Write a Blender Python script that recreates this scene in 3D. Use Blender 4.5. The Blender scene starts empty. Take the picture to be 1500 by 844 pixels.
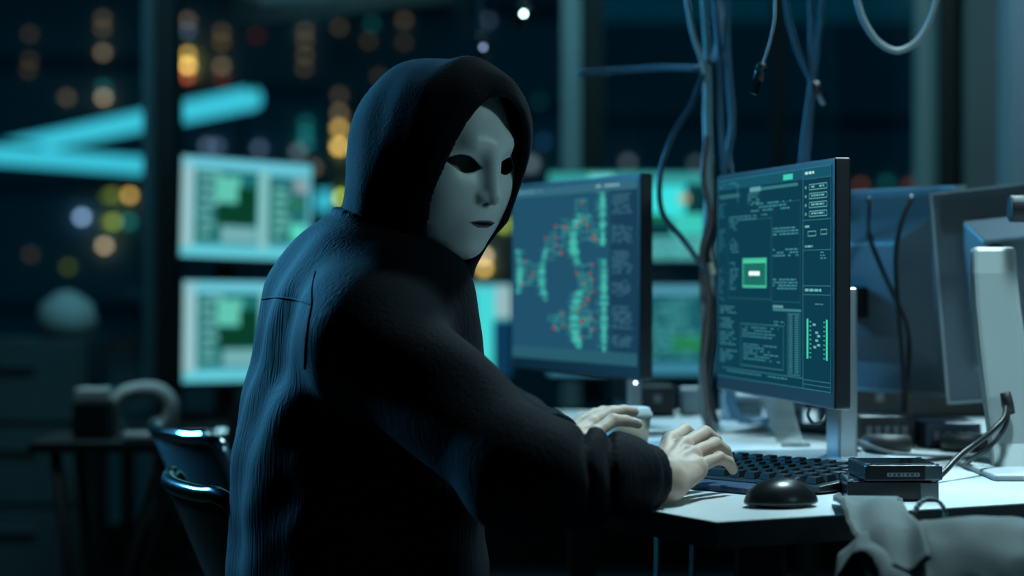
import bpy, bmesh, math, random
import numpy as np
from mathutils import Vector, Matrix
from mathutils.bvhtree import BVHTree

# ------------------------------------------------------------------ camera, sky, lights, exposure
SC = bpy.context.scene
COL = SC.collection
F = 3125.0                 # focal length in pixels for the 1500 px wide frame
CAMZ = 1.0
HOR = 405.0                # horizon row

def S(r, g, b):            # 0-255 display colour -> linear
    f = lambda c: (c/255/12.92) if c/255 <= .04045 else ((c/255+.055)/1.055)**2.4
    return (f(r), f(g), f(b))

cam_d = bpy.data.cameras.new('camera')
cam_d.lens = 75.0; cam_d.sensor_width = 36.0; cam_d.clip_end = 400
cam_d.dof.use_dof = True; cam_d.dof.focus_distance = 2.5; cam_d.dof.aperture_fstop = 2.9
cam = bpy.data.objects.new('camera', cam_d); COL.objects.link(cam)
cam.location = (0, 0, CAMZ); cam.rotation_euler = (math.radians(90-.3117), 0, 0)
SC.camera = cam

w = bpy.data.worlds.new('night_sky'); SC.world = w; w.use_nodes = True
nt = w.node_tree; bg = nt.nodes['Background']
tc = nt.nodes.new('ShaderNodeTexCoord'); sep = nt.nodes.new('ShaderNodeSeparateXYZ')
ramp = nt.nodes.new('ShaderNodeValToRGB')
ramp.color_ramp.elements[0].position = .45; ramp.color_ramp.elements[0].color = (*S(0, 26, 36), 1)
ramp.color_ramp.elements[1].position = .60; ramp.color_ramp.elements[1].color = (*S(0, 42, 56), 1)
mp = nt.nodes.new('ShaderNodeMapRange'); mp.inputs[1].default_value = -1
nt.links.new(tc.outputs['Generated'], sep.inputs[0]); nt.links.new(sep.outputs[2], mp.inputs[0])
nt.links.new(mp.outputs[0], ramp.inputs[0]); nt.links.new(ramp.outputs[0], bg.inputs[0])
bg.inputs[1].default_value = 1.15

def area(name, loc, target, size, power, color, size_y=None, spread=None):
    l = bpy.data.lights.new(name, 'AREA'); l.energy = power; l.color = color; l.size = size
    if size_y: l.shape = 'RECTANGLE'; l.size_y = size_y
    if spread: l.spread = math.radians(spread)
    o = bpy.data.objects.new(name, l); COL.objects.link(o); o.location = loc
    o.rotation_euler = (Vector(target)-Vector(loc)).to_track_quat('-Z', 'Y').to_euler()
    return o
V0 = Vector
# cool ceiling lamp behind and to the right, over the desk
area('desk_ceiling_lamp', (.85, 2.95, 2.8), (.50, 2.52, .75), .25, 5.0, (.55, .88, .98), spread=46)
area('rear_desk_fill', (1.0, 4.4, 2.7), (.55, 3.4, .75), .25, 8.5, (.55, .88, .98), spread=64)  # second lamp, added over the desk back for rims from behind
# blue lamp away to the back left
area('blue_side_lamp', (-1.95, 4.2, 1.85), (-.2, 2.55, .85), .5, 27, (.08, .46, .86), spread=66)
# added narrow spot from the front right, brightens only the mask
sl = bpy.data.lights.new('mask_fill_spot', 'SPOT'); sl.energy = 42; sl.color = (.50, .88, .95); sl.spot_size = math.radians(8.6); sl.spot_blend = .7; sl.shadow_soft_size = .12
so = bpy.data.objects.new('mask_fill_spot', sl); COL.objects.link(so); so.location = (1.75, 1.55, 1.75)
so.rotation_euler = (V0((0, 2.46, 1.15))-V0(so.location)).to_track_quat('-Z', 'Y').to_euler()
area('front_right_fill', (1.9, 1.1, 1.7), (.72, 2.8, .92), .4, .55, (.50, .86, .95), spread=38)  # unseen fill added for the curved stand, kept off the person
# unseen teal fills added at the far end to light the columns
area('far_columns_fill', (-.5, 5.6, 2.9), (-.5, 6.9, .8), 1.6, 24, (.22, .72, .88), .4)
area('far_right_fill', (2.2, 4.8, 2.6), (1.9, 6.4, 1.2), .5, 9, (.45, .8, .9))

SC.view_settings.view_transform = 'Standard'; SC.view_settings.look = 'None'
SC.view_settings.gamma = 1.0; SC.view_settings.use_curve_mapping = False
SC.view_settings.exposure = 0.0
SC.cycles.use_denoising = True
SC.cycles.max_bounces = 6; SC.cycles.transparent_max_bounces = 12
SC.cycles.sample_clamp_indirect = 2.0
SC.cycles.caustics_reflective = False; SC.cycles.caustics_refractive = False

area('left_table_fill', (-1.3, 4.4, 2.9), (-.9, 4.8, .6), .6, 5, (.45, .78, .85), spread=80)  # unseen fill added to lift the objects on the far left table

# ------------------------------------------------------------------ helpers
rnd = random.Random(7)
V = Vector
def P(px, py, D):          # point seen at photo pixel (px, py), D metres ahead
    return V(((px-750)*D/F, D, CAMZ-(py-HOR)*D/F))

MATS = {}
def mat(name, col, rough=.6, metal=0, emit=None, strength=1.0, sheen=0, bump=None, spec=.5, coat=0, var=None):
    if name in MATS: return MATS[name]
    m = bpy.data.materials.new(name); m.use_nodes = True; nt = m.node_tree
    b = nt.nodes['Principled BSDF']
    b.inputs['Base Color'].default_value = (*col, 1); b.inputs['Roughness'].default_value = rough
    b.inputs['Metallic'].default_value = metal; b.inputs['Specular IOR Level'].default_value = spec
    b.inputs['Sheen Weight'].default_value = sheen; b.inputs['Coat Weight'].default_value = coat
    if emit:
        b.inputs['Emission Color'].default_value = (*emit, 1); b.inputs['Emission Strength'].default_value = strength
    if var:      # (scale, amount)
        t = nt.nodes.new('ShaderNodeTexCoord'); n = nt.nodes.new('ShaderNodeTexNoise'); n.inputs['Scale'].default_value = var[0]
        n.inputs['Detail'].default_value = 4
        mx = nt.nodes.new('ShaderNodeMix'); mx.data_type = 'RGBA'
        mx.inputs[6].default_value = (*[c*(1-var[1]) for c in col], 1); mx.inputs[7].default_value = (*[min(1, c*(1+var[1])) for c in col], 1)
        nt.links.new(t.outputs['Object'], n.inputs['Vector']); nt.links.new(n.outputs[0], mx.inputs[0]); nt.links.new(mx.outputs[2], b.inputs['Base Color'])
    if bump:     # (kind, scale, strength)
        t = nt.nodes.new('ShaderNodeTexCoord')
        if bump[0] == 'noise':
            n = nt.nodes.new('ShaderNodeTexNoise'); n.inputs['Scale'].default_value = bump[1]; n.inputs['Detail'].default_value = 5
        else:
            mpn = nt.nodes.new('ShaderNodeMapping'); mpn.inputs['Scale'].default_value = (1, 1, .07); nt.links.new(t.outputs['Object'], mpn.inputs[0])
            n = nt.nodes.new('ShaderNodeTexNoise'); n.inputs['Scale'].default_value = bump[1]; n.inputs['Detail'].default_value = 2
        bp = nt.nodes.new('ShaderNodeBump'); bp.inputs['Strength'].default_value = bump[2]; bp.inputs['Distance'].default_value = .002
        nt.links.new(mpn.outputs[0] if bump[0] == 'wave' else t.outputs['Object'], n.inputs['Vector']); nt.links.new(n.outputs[0], bp.inputs['Height'])
        nt.links.new(bp.outputs[0], b.inputs['Normal'])
    MATS[name] = m
    return m
def emis(rgb, strength=1.0):
    n = 'glow_%d_%d_%d_%d' % (*rgb, int(strength*10))
    if n in MATS: return MATS[n]
    m = bpy.data.materials.new(n); m.use_nodes = True; nt = m.node_tree; nt.nodes.clear()
    e = nt.nodes.new('ShaderNodeEmission'); e.inputs[0].default_value = (*S(*rgb), 1); e.inputs[1].default_value = strength
    o = nt.nodes.new('ShaderNodeOutputMaterial'); nt.links.new(e.outputs[0], o.inputs[0]); MATS[n] = m
    return m

def wm(o):
    m = Matrix.Identity(4)
    while o: m = o.matrix_basis @ m; o = o.parent
    return m
def link(name, verts, faces, mats, parent=None, world=False, smooth=False, fm=None, bevel=0, seg=2, kind=None):
    me = bpy.data.meshes.new(name)
    if world and parent is not None:
        inv = wm(parent).inverted(); verts = [inv @ V(v) for v in verts]
    me.from_pydata([tuple(v) for v in verts], [], faces)
    mats = mats if isinstance(mats, (list, tuple)) else [mats]
    for m in mats: me.materials.append(m)
    if fm is not None: me.polygons.foreach_set('material_index', fm)
    if smooth: me.polygons.foreach_set('use_smooth', [True]*len(me.polygons))
    me.validate(); me.update()
    o = bpy.data.objects.new(name, me); COL.objects.link(o)
    if parent is not None: o.parent = parent
    if bevel:
        b = o.modifiers.new('bevel', 'BEVEL'); b.width = bevel; b.segments = seg; b.limit_method = 'ANGLE'; b.angle_limit = math.radians(40)
    if kind: o['kind'] = kind
    return o
class MB:
    def __init__(s): s.v = []; s.f = []; s.m = []; s.mi = 0
    def add(s, vs, fs):
        k = len(s.v); s.v += [V(v) for v in vs]; s.f += [tuple(i+k for i in f) for f in fs]; s.m += [s.mi]*len(fs); return s
    def box(s, c, d, R=None):
        vs = []
        for z in (-1, 1):
            for x, y in ((-1, -1), (1, -1), (1, 1), (-1, 1)):
                p = V((x*d[0]/2, y*d[1]/2, z*d[2]/2))
                if R is not None: p = R @ p
                vs.append(V(c)+p)
        return s.add(vs, [(3, 2, 1, 0), (4, 5, 6, 7), (0, 1, 5, 4), (1, 2, 6, 5), (2, 3, 7, 6), (3, 0, 4, 7)])
    def prism(s, poly, z0, z1):
        n = len(poly)
        vs = [(x, y, z0) for x, y in poly]+[(x, y, z1) for x, y in poly]
        return s.add(vs, [tuple(range(n-1, -1, -1)), tuple(range(n, 2*n))]+[(i, (i+1) % n, n+(i+1) % n, n+i) for i in range(n)])
    def tube(s, pts, r, n=10, caps=True, closed=False):
        pts = [V(p) for p in pts]; k = len(pts); rs = r if isinstance(r, (list, tuple)) else [r]*k
        T = []
        for i in range(k):
            a = pts[(i-1) % k] if closed or i > 0 else pts[0]; b = pts[(i+1) % k] if closed or i < k-1 else pts[-1]
            T.append((b-a).normalized())
        up = V((0, 0, 1)) if abs(T[0].z) < .9 else V((1, 0, 0))
        N = (up-T[0]*up.dot(T[0])).normalized(); vs = []
        for i in range(k):
            N = (N-T[i]*N.dot(T[i])).normalized(); B = T[i].cross(N)
            for j in range(n):
                a = 2*math.pi*j/n; vs.append(pts[i]+(N*math.cos(a)+B*math.sin(a))*rs[i])
        fs = []
        for i in range(k if closed else k-1):
            for j in range(n):
                i2 = (i+1) % k; fs.append((i*n+j, i*n+(j+1) % n, i2*n+(j+1) % n, i2*n+j))
        if caps and not closed: fs += [tuple(range(n-1, -1, -1)), tuple((k-1)*n+j for j in range(n))]
        return s.add(vs, fs)
    def cyl(s, a, b, r, r2=None, n=20): return s.tube([a, b], [r, r if r2 is None else r2], n)
    def lathe(s, prof, c, n=32):
        k = len(prof); vs = [(c[0]+r*math.cos(2*math.pi*j/n), c[1]+r*math.sin(2*math.pi*j/n), c[2]+z) for r, z in prof for j in range(n)]
        fs = [(i*n+j, i*n+(j+1) % n, (i+1)*n+(j+1) % n, (i+1)*n+j) for i in range(k-1) for j in range(n)]
        fs += [tuple(range(n-1, -1, -1)), tuple((k-1)*n+j for j in range(n))]
        return s.add(vs, fs)
    def grid(s, fn, nu, nv):
        vs = [fn(i/nu, j/nv) for i in range(nu+1) for j in range(nv+1)]
        return s.add(vs, [(i*(nv+1)+j, (i+1)*(nv+1)+j, (i+1)*(nv+1)+j+1, i*(nv+1)+j+1) for i in range(nu) for j in range(nv)])
    def link(s, name, mats, parent=None, **k): return link(name, s.v, s.f, mats, parent, fm=s.m, **k)
def catmull(pts, n=8):         # smooth curve through points, tangents scaled to each span so long spans do not overshoot
    pts = [V(p) for p in pts]; k = len(pts); d = [max((pts[i+1]-pts[i]).length, 1e-6) for i in range(k-1)]
    sl = [(pts[i+1]-pts[i])/d[i] for i in range(k-1)]
    T = [sl[0]]+[(sl[i-1]*d[i]+sl[i]*d[i-1])/(d[i]+d[i-1]) for i in range(1, k-1)]+[sl[-1]]; out = []
    for i in range(k-1):
        for j in range(n):
            t = j/n; a, b = pts[i], pts[i+1]; m0, m1 = T[i]*d[i], T[i+1]*d[i]
            out.append(a*(2*t**3-3*t*t+1)+m0*(t**3-2*t*t+t)+b*(-2*t**3+3*t*t)+m1*(t**3-t*t))
    out.append(pts[-1]); return out
def tag(o, label, cat, group=None, kind=None):
    o['label'] = label; o['category'] = cat
    if group: o['group'] = group
    if kind: o['kind'] = kind
    return o
def thing(name, label, cat, loc=(0, 0, 0), rz=0, group=None):
    o = bpy.data.objects.new(name, None); COL.objects.link(o); o.location = loc; o.rotation_euler = (0, 0, rz); o.empty_display_size = .1
    return tag(o, label, cat, group)
def copy_tree(o, parent=None):
    c = o.copy(); COL.objects.link(c)
    if parent is not None: c.parent = parent
    for ch in [x for x in COL.objects if x.parent == o]: copy_tree(ch, c)
    return c
def solid(o, t, offset=-1):
    m = o.modifiers.new('thickness', 'SOLIDIFY'); m.thickness = t; m.offset = offset
def subd(o, n=1):
    m = o.modifiers.new('smooth', 'SUBSURF'); m.levels = n; m.render_levels = n

# ---- signed distance modelling (naive surface nets)
def smin(a, b, k):
    h = np.clip(.5+.5*(b-a)/k, 0, 1); return b*(1-h)+a*h-k*h*(1-h)
def smax(a, b, k): return -smin(-a, -b, k)
def cone(X, a, b, r1, r2):
    a = np.array(a, 'f4'); b = np.array(b, 'f4'); ba = b-a
    t = ((X[0]-a[0])*ba[0]+(X[1]-a[1])*ba[1]+(X[2]-a[2])*ba[2])/float(ba@ba); tc_ = np.clip(t, 0, 1)
    d = np.sqrt((X[0]-a[0]-tc_*ba[0])**2+(X[1]-a[1]-tc_*ba[1])**2+(X[2]-a[2]-tc_*ba[2])**2)
    return d-(r1+(r2-r1)*tc_)
def cone_t(X, a, b):
    a = np.array(a, 'f4'); b = np.array(b, 'f4'); ba = b-a
    return ((X[0]-a[0])*ba[0]+(X[1]-a[1])*ba[1]+(X[2]-a[2])*ba[2])/float(ba@ba)
def ell(X, c, r):
    x, y, z = [(X[i]-c[i]) for i in range(3)]
    k0 = np.sqrt((x/r[0])**2+(y/r[1])**2+(z/r[2])**2); k1 = np.sqrt((x/r[0]**2)**2+(y/r[1]**2)**2+(z/r[2]**2)**2)+1e-6
    return k0*(k0-1)/k1
def rbox(X, c, h, r):
    q = [np.abs(X[i]-c[i])-h[i]+r for i in range(3)]
    return np.sqrt(sum(np.maximum(k, 0)**2 for k in q))+np.minimum(np.maximum(np.maximum(q[0], q[1]), q[2]), 0)-r
def wob(X, s, seed, n=5):
    r = np.random.RandomState(seed); o = 0
    for i in range(n):
        d = r.normal(size=3); d /= np.linalg.norm(d); f = s*(.6+.9*r.rand()); o = o+np.sin(f*(X[0]*d[0]+X[1]*d[1]+X[2]*d[2])+r.rand()*6.28)
    return o/n
def nets(fn, lo, hi, h):
    ax = [np.arange(lo[i], hi[i]+h, h, dtype='f4') for i in range(3)]
    X = np.meshgrid(*ax, indexing='ij'); D = fn(X).astype('f4'); D[D == 0] = 1e-7
    for a in range(3):      # close at the border
        sl = [slice(None)]*3
        for e in (0, -1): sl[a] = e; D[tuple(sl)] = np.maximum(D[tuple(sl)], h*.5); sl = [slice(None)]*3
    n = np.array(D.shape); ins = D < 0
    acc = np.zeros((*(n-1), 3), 'f4'); cnt = np.zeros(tuple(n-1), 'f4')
    edges = []
    for a in range(3):
        s0 = [slice(None)]*3; s1 = [slice(None)]*3; s0[a] = slice(0, -1); s1[a] = slice(1, None)
        cr = ins[tuple(s0)] != ins[tuple(s1)]
        idx = np.argwhere(cr); d0 = D[tuple(s0)][cr]; d1 = D[tuple(s1)][cr]; t = d0/(d0-d1)
        p = idx.astype('f4'); p[:, a] += t
        b, c = [k for k in range(3) if k != a]
        for ob in (0, -1):
            for oc in (0, -1):
                q = idx.copy(); q[:, b] += ob; q[:, c] += oc
                ok = np.all((q >= 0) & (q < n-1), axis=1); qq = q[ok]
                np.add.at(acc, tuple(qq.T), p[ok]); np.add.at(cnt, tuple(qq.T), 1)
        edges.append((a, b, c, idx, d0 < 0))
    m = cnt > 0; vid = -np.ones(tuple(n-1), 'i8'); vid[m] = np.arange(m.sum())
    verts = acc[m]/cnt[m][:, None]*h+np.array([ax[0][0], ax[1][0], ax[2][0]], 'f4')
    faces = []
    for a, b, c, idx, inside in edges:
        ok = (idx[:, b] > 0) & (idx[:, c] > 0) & (idx[:, b] < n[b]-1) & (idx[:, c] < n[c]-1)
        idx = idx[ok]; ii = inside[ok]
        def q(ob, oc):
            k = idx.copy(); k[:, b] += ob; k[:, c] += oc; return vid[tuple(k.T)]
        f = np.stack([q(-1, -1), q(0, -1), q(0, 0), q(-1, 0)], 1)
        flip = ii if a != 1 else ~ii
        f[~flip] = f[~flip][:, ::-1]
        faces.append(f)
    return verts, np.concatenate(faces)
def sdf_part(name, fn, lo, hi, h, mats, parent=None, M=None, fmf=None, world=True, sm=0):
    v, f = nets(fn, lo, hi, h)
    fm = None
    if fmf is not None: fm = fmf(v[f].mean(axis=1)).astype(int).tolist()
    if M is not None: R = np.array(M.to_3x3()); v = v@R.T+np.array(M.translation)
    o = link(name, v.tolist(), f.tolist(), mats, parent, world=world, smooth=True, fm=fm)
    if sm:
        s_ = o.modifiers.new('relax', 'SMOOTH'); s_.factor = .5; s_.iterations = sm
    return o

# ------------------------------------------------------------------ materials
M_floor = mat('dark_floor', (.03, .045, .05), .45, var=(3, .3))
M_wall = mat('dark_plaster', (.05, .07, .075), .8, var=(2, .2))
M_ceil = mat('dark_ceiling', (.04, .055, .06), .9)
M_steel = mat('grey_steel', (.22, .27, .29), .5, .2)
M_black = mat('matte_black', (.006, .007, .008), .55)
M_blackgloss = mat('gloss_black', (.004, .005, .006), .12, coat=.5)
M_plastic = mat('dark_plastic', (.014, .017, .02), .4)
M_grey = mat('grey_plastic', (.12, .14, .15), .45)
M_white = mat('white_plastic', (.62, .66, .68), .4)
M_silver = mat('silver_metal', (.55, .6, .64), .28, .9)
M_chrome = mat('chrome', (.6, .65, .7), .12, 1)
M_desk = mat('white_desk_laminate', (.72, .76, .77), .35, var=(1.5, .04))
M_deskedge = mat('desk_edge', (.06, .07, .075), .6)
M_key = mat('black_key', (.010, .011, .012), .5, spec=.25)
M_concrete = mat('concrete', (.16, .19, .2), .8, var=(3, .3), bump=('noise', 20, .3))
M_navy = mat('navy_cloth', (.006, .009, .014), .8, sheen=.01, spec=.10, bump=('wave', 260, .6))
M_hood = mat('black_jersey', (.007, .009, .013), .9, sheen=.03, spec=.1, bump=('noise', 300, .35))
M_skin = mat('skin', (.56, .39, .30), .55, bump=('noise', 160, .12))
M_mask = mat('white_mask', (.60, .66, .66), .42, var=(6, .05))
M_dark = mat('painted_black', (.006, .006, .007), .5)
M_lips = mat('painted_lips', (.02, .012, .014), .4)
M_trouser = mat('black_denim', (.008, .009, .012), .9)

# ------------------------------------------------------------------ the room
YG = 7.45
MB().box((0, 3.4, -.05), (9, 11, .1)).link('floor', M_floor, kind='structure')
MB().box((0, 3.4, 3.05), (9, 11, .1)).link('ceiling', M_ceil, kind='structure')
MB().box((-4.05, 3.0, 1.5), (.1, 9, 3)).link('wall_left', M_wall, kind='structure')
MB().box((3.25, 3.0, 1.5), (.1, 9, 3)).link('wall_right', M_wall, kind='structure')
def glass_mat():
    m = bpy.data.materials.new('window_glass'); m.use_nodes = True; nt = m.node_tree; nt.nodes.clear()
    t = nt.nodes.new('ShaderNodeBsdfTransparent'); t.inputs[0].default_value = (.86, .95, .97, 1)
    g = nt.nodes.new('ShaderNodeBsdfGlossy'); g.inputs[0].default_value = (.8, .95, 1, 1); g.inputs[1].default_value = .08
    x = nt.nodes.new('ShaderNodeMixShader'); x.inputs[0].default_value = .05; o = nt.nodes.new('ShaderNodeOutputMaterial')
    nt.links.new(t.outputs[0], x.inputs[1]); nt.links.new(g.outputs[0], x.inputs[2]); nt.links.new(x.outputs[0], o.inputs[0]); return m
M_glass = glass_mat()
xs = lambda px, D=YG: (px-750)*D/F
def mullion(i, p0, p1, m, dy=.10, y=YG):
    MB().box(((xs(p0, y)+xs(p1, y))/2, y, 1.5), (xs(p1, y)-xs(p0, y), dy, 2.996)).link('trim_%d' % i, m, kind='structure')
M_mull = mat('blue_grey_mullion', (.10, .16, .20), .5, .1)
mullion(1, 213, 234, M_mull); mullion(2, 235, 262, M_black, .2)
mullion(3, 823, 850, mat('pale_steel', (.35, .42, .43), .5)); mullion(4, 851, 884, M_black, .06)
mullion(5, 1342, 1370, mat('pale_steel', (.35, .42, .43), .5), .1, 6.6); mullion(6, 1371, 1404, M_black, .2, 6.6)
mullion(7, 1405, 1462, M_concrete, .2, 6.55)
mullion(8, 1470, 1560, mat('pale_frosted_panel', (.45, .6, .72), .4), .12, 5.9)
mullion(9, -60, -20, M_mull)
mullion(10, 1130, 1150, M_black, .05)
wins = [(-1.95, xs(213)), (xs(262), xs(823)), (xs(884), xs(1130)), (xs(1150), 1.48)]
for i, (a, b) in enumerate(wins):
    MB().box(((a+b)/2, YG+.02, 1.5), (b-a, .012, 2.996)).link('window_%d' % (i+1), M_glass, kind='structure')
MB().box((-2.95, YG, 1.5), (2.0, .1, 2.99)).link('wall_back_left', M_wall, kind='structure')
MB().box((2.35, YG, 1.5), (1.7, .1, 2.99)).link('wall_back_right', M_wall, kind='structure')
MB().box((-.2, YG-.03, .07), (3.4, .06, .14)).link('baseboard_back', M_black, kind='structure')
# terrace outside
MB().box((0, 22, -.10), (60, 29, .1)).link('terrace_floor', mat('wet_terrace', (.02, .045, .055), .5, var=(.6, .5)), kind='structure')

# ------------------------------------------------------------------ the city: towers with lit windows
M_tower = mat('tower_facade', (.16, .30, .34), .8, var=(.12, .5))
def tower(label, px0, px1, D, top, lights):
    x0, x1 = (px0-750)*D/F, (px1-750)*D/F
    t = thing('office_tower', label, 'building', ((x0+x1)/2, D, -15), 0, 'city towers')
    m = MB().box(((x0+x1)/2, D+1, (top-15)/2), (x1-x0, 2, top+15))
    fl = m; fl.mi = 1
    for k in range(int((top+15)/3)): fl.box(((x0+x1)/2, D-.05, -15+3*k+.2), (x1-x0, .12, .35))
    fl.link('facade', [M_tower, mat('tower_bands', (.05, .08, .10), .7)], t, world=True)
    for (px, py, rgb, s, sz) in lights:
        c = P(px, py, D-.2); e = (sz-3)*D/F
        MB().tube([c-V((0, .06, 0)), c+V((0, .06, 0))], e/2, 12).link('window', emis(rgb, round(s*(2.2 if s > .9 else 1.2), 1)), t, world=True)
OR, TN, GR, TE, LV, WH, RD = (255, 190, 95), (235, 190, 150), (165, 175, 70), (60, 190, 190), (170, 195, 235), (210, 225, 235), (230, 90, 60)
tower('tower behind the left pane, few scattered tan and lavender lit windows', -150, 226, 52, 9, [
    (151, 27, TN, .35, 12), (151, 42, TN, .35, 12), (151, 77, TN, .9, 12), (152, 128, TE, .5, 12), (152, 143, TN, 1.0, 12), (98, 143, TN, .4, 12),
    (44, 50, TN, .15, 12), (44, 88, TN, .2, 12), (42, 103, TN, .2, 12), (120, 318, LV, 1.8, 12), (190, 286, OR, 1.7, 12), (166, 286, GR, .9, 14), (158, 287, GR, .7, 12),
    (166, 325, GR, 1.1, 14), (157, 325, GR, .7, 12), (189, 325, TE, .9, 12), (153, 360, TN, 1.6, 12), (100, 391, GR, .5, 12), (45, 373, TN, .15, 12)])
tower('tower between the left column and the hood, bright orange window column', 262, 480, 60, 16, [
    (275, 30, TN, .6, 12), (275, 45, LV, .5, 12), (275, 80, OR, 1.5, 12), (275, 96, OR, 3.0, 13), (274, 111, RD, 1.3, 12), (325, 47, TN, .3, 12), (325, 62, OR, .3, 12),
    (325, 97, TN, .8, 12), (325, 115, RD, .4, 12), (376, 52, RD, .2, 12), (447, 45, TN, .35, 12), (447, 60, TN, .35, 12), (447, 82, TN, .3, 12), (446, 100, TN, .25, 12),
    (448, 180, TE, .6, 12), (448, 195, TE, .8, 12), (448, 210, TE, .9, 12), (380, 217, LV, .6, 13), (304, 214, LV, .7, 13), (318, 214, LV, .5, 13), (437, 222, WH, .5, 14), (460, 245, TN, .5, 13)])
tower('tower seen just behind the hood with stacked bright yellow windows', 481, 830, 66, 13, [
    (497, 40, TN, .25, 12), (497, 140, TN, .3, 12), (497, 165, TN, .8, 12), (497, 188, OR, 1.6, 13), (497, 215, OR, 3.0, 13), (500, 290, (225, 225, 80), 2.2, 13), (540, 60, TN, .2, 12), (592, 62, TN, .2, 12), (592, 30, TN, .3, 12), (555, 112, TN, .15, 12),
    (709, 375, TN, 2.6, 13), (709, 393, OR, 2.4, 13), (735, 328, GR, 1.6, 14), (742, 330, GR, 1.2, 12), (796, 208, (60, 120, 170), .7, 12), (790, 150, TE, .2, 12), (777, 240, WH, .45, 18), (715, 30, LV, .3, 12), (545, 35, TE, .3, 12)])
tower('low tower behind the right pane with dim rust coloured windows', 860, 1360, 72, 9.6, [
    (1261, 272, (210, 120, 90), .6, 12), (1299, 268, TE, .35, 14), (1334, 272, (210, 120, 90), .5, 12), (920, 238, WH, .3, 14), (1020, 240, WH, .25, 14)])
# cyan light tubes on posts across the terrace
def light_tube(label, a, b, r):
    t = thing('outdoor_light_tube', label, 'light', (a.x, a.y, -.05), 0, 'cyan light tubes over the terrace')
    d = (b-a)
    MB().tube([a, b], r, 16).link('tube', emis((70, 205, 225), 1.1), t, world=True)
    h = MB(); h.tube([a+V((0, 0, r)), b+V((0, 0, r))], r*.45, 8); h.link('housing', M_black, t, world=True)
    for q in (0.02, .98):
        p = a+d*q; MB().cyl((p.x, p.y, -.05), (p.x, p.y, p.z), .03, n=10).link('post', M_black, t, world=True)
light_tube('long cyan light tube rising to the right behind the left column', P(-60, 233, 30), P(368, 144, 21), .115)
light_tube('lower cyan light tube sloping down right, left of the column', P(-60, 222, 26), P(214, 243, 27.2), .115)
light_tube('short cyan light tube end low beyond the hood collar', V((-2.78, 30.5, 2.08)), V((-2.58, 30.5, 2.08)), .16)

# pale duct under the ceiling
t = thing('ceiling_duct', 'pale fabric air duct hanging at the top above the hood', 'duct', (-.9, 6.6, 3.0))
MB().tube([P(352, 36, 6.4)+V((0, 0, .13)), P(640, 8, 6.9)+V((0, 0, .13))], .13, 24).link('duct_body', mat('pale_duct', (.5, .58, .6), .7, var=(8, .25)), t, world=True, smooth=True)
for q in (P(400, 0, 6.48), P(600, -20, 6.82)):
    MB().box((q.x, q.y, 2.2+.4), (.03, .03, .8)).link('hanger', M_black, t, world=True)

# ------------------------------------------------------------------ screens
class Screen:
    """u,v rectangles on a W x H panel (u right, v down), built just in front of the panel"""
    def __init__(s, W, H): s.W, s.H, s.mb, s.mats, s.z = W, H, MB(), [], 0
    def rect(s, u0, v0, u1, v1, rgb, k=1.0, lay=1):
        m = emis(rgb, k)
        if m not in s.mats: s.mats.append(m)
        s.mb.mi = s.mats.index(m); y = -.0004*lay; W, H = s.W, s.H
        s.mb.add([((u0-.5)*W, y, (.5-v1)*H), ((u1-.5)*W, y, (.5-v1)*H), ((u1-.5)*W, y, (.5-v0)*H), ((u0-.5)*W, y, (.5-v0)*H)], [(0, 1, 2, 3)])
    def frame(s, u0, v0, u1, v1, rgb, t=.003, k=1.0, lay=2):
        s.rect(u0, v0, u1, v0+t*1.6, rgb, k, lay); s.rect(u0, v1-t*1.6, u1, v1, rgb, k, lay); s.rect(u0, v0, u0+t, v1, rgb, k, lay); s.rect(u1-t, v0, u1, v1, rgb, k, lay)
    def text(s, u0, v0, u1, n, rgb, h=.006, gap=.013, k=1.0, fill=.8, lay=3, ragged=.3):
        for i in range(n):
            u = u0; end = u1-(u1-u0)*ragged*rnd.random()
            while u < end:
                wd = rnd.uniform(.008, .035); e = min(u+wd, end)
                if rnd.random() < fill: s.rect(u, v0+i*gap, e, v0+i*gap+h, rgb, k, lay)
                u = e+.006
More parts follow.
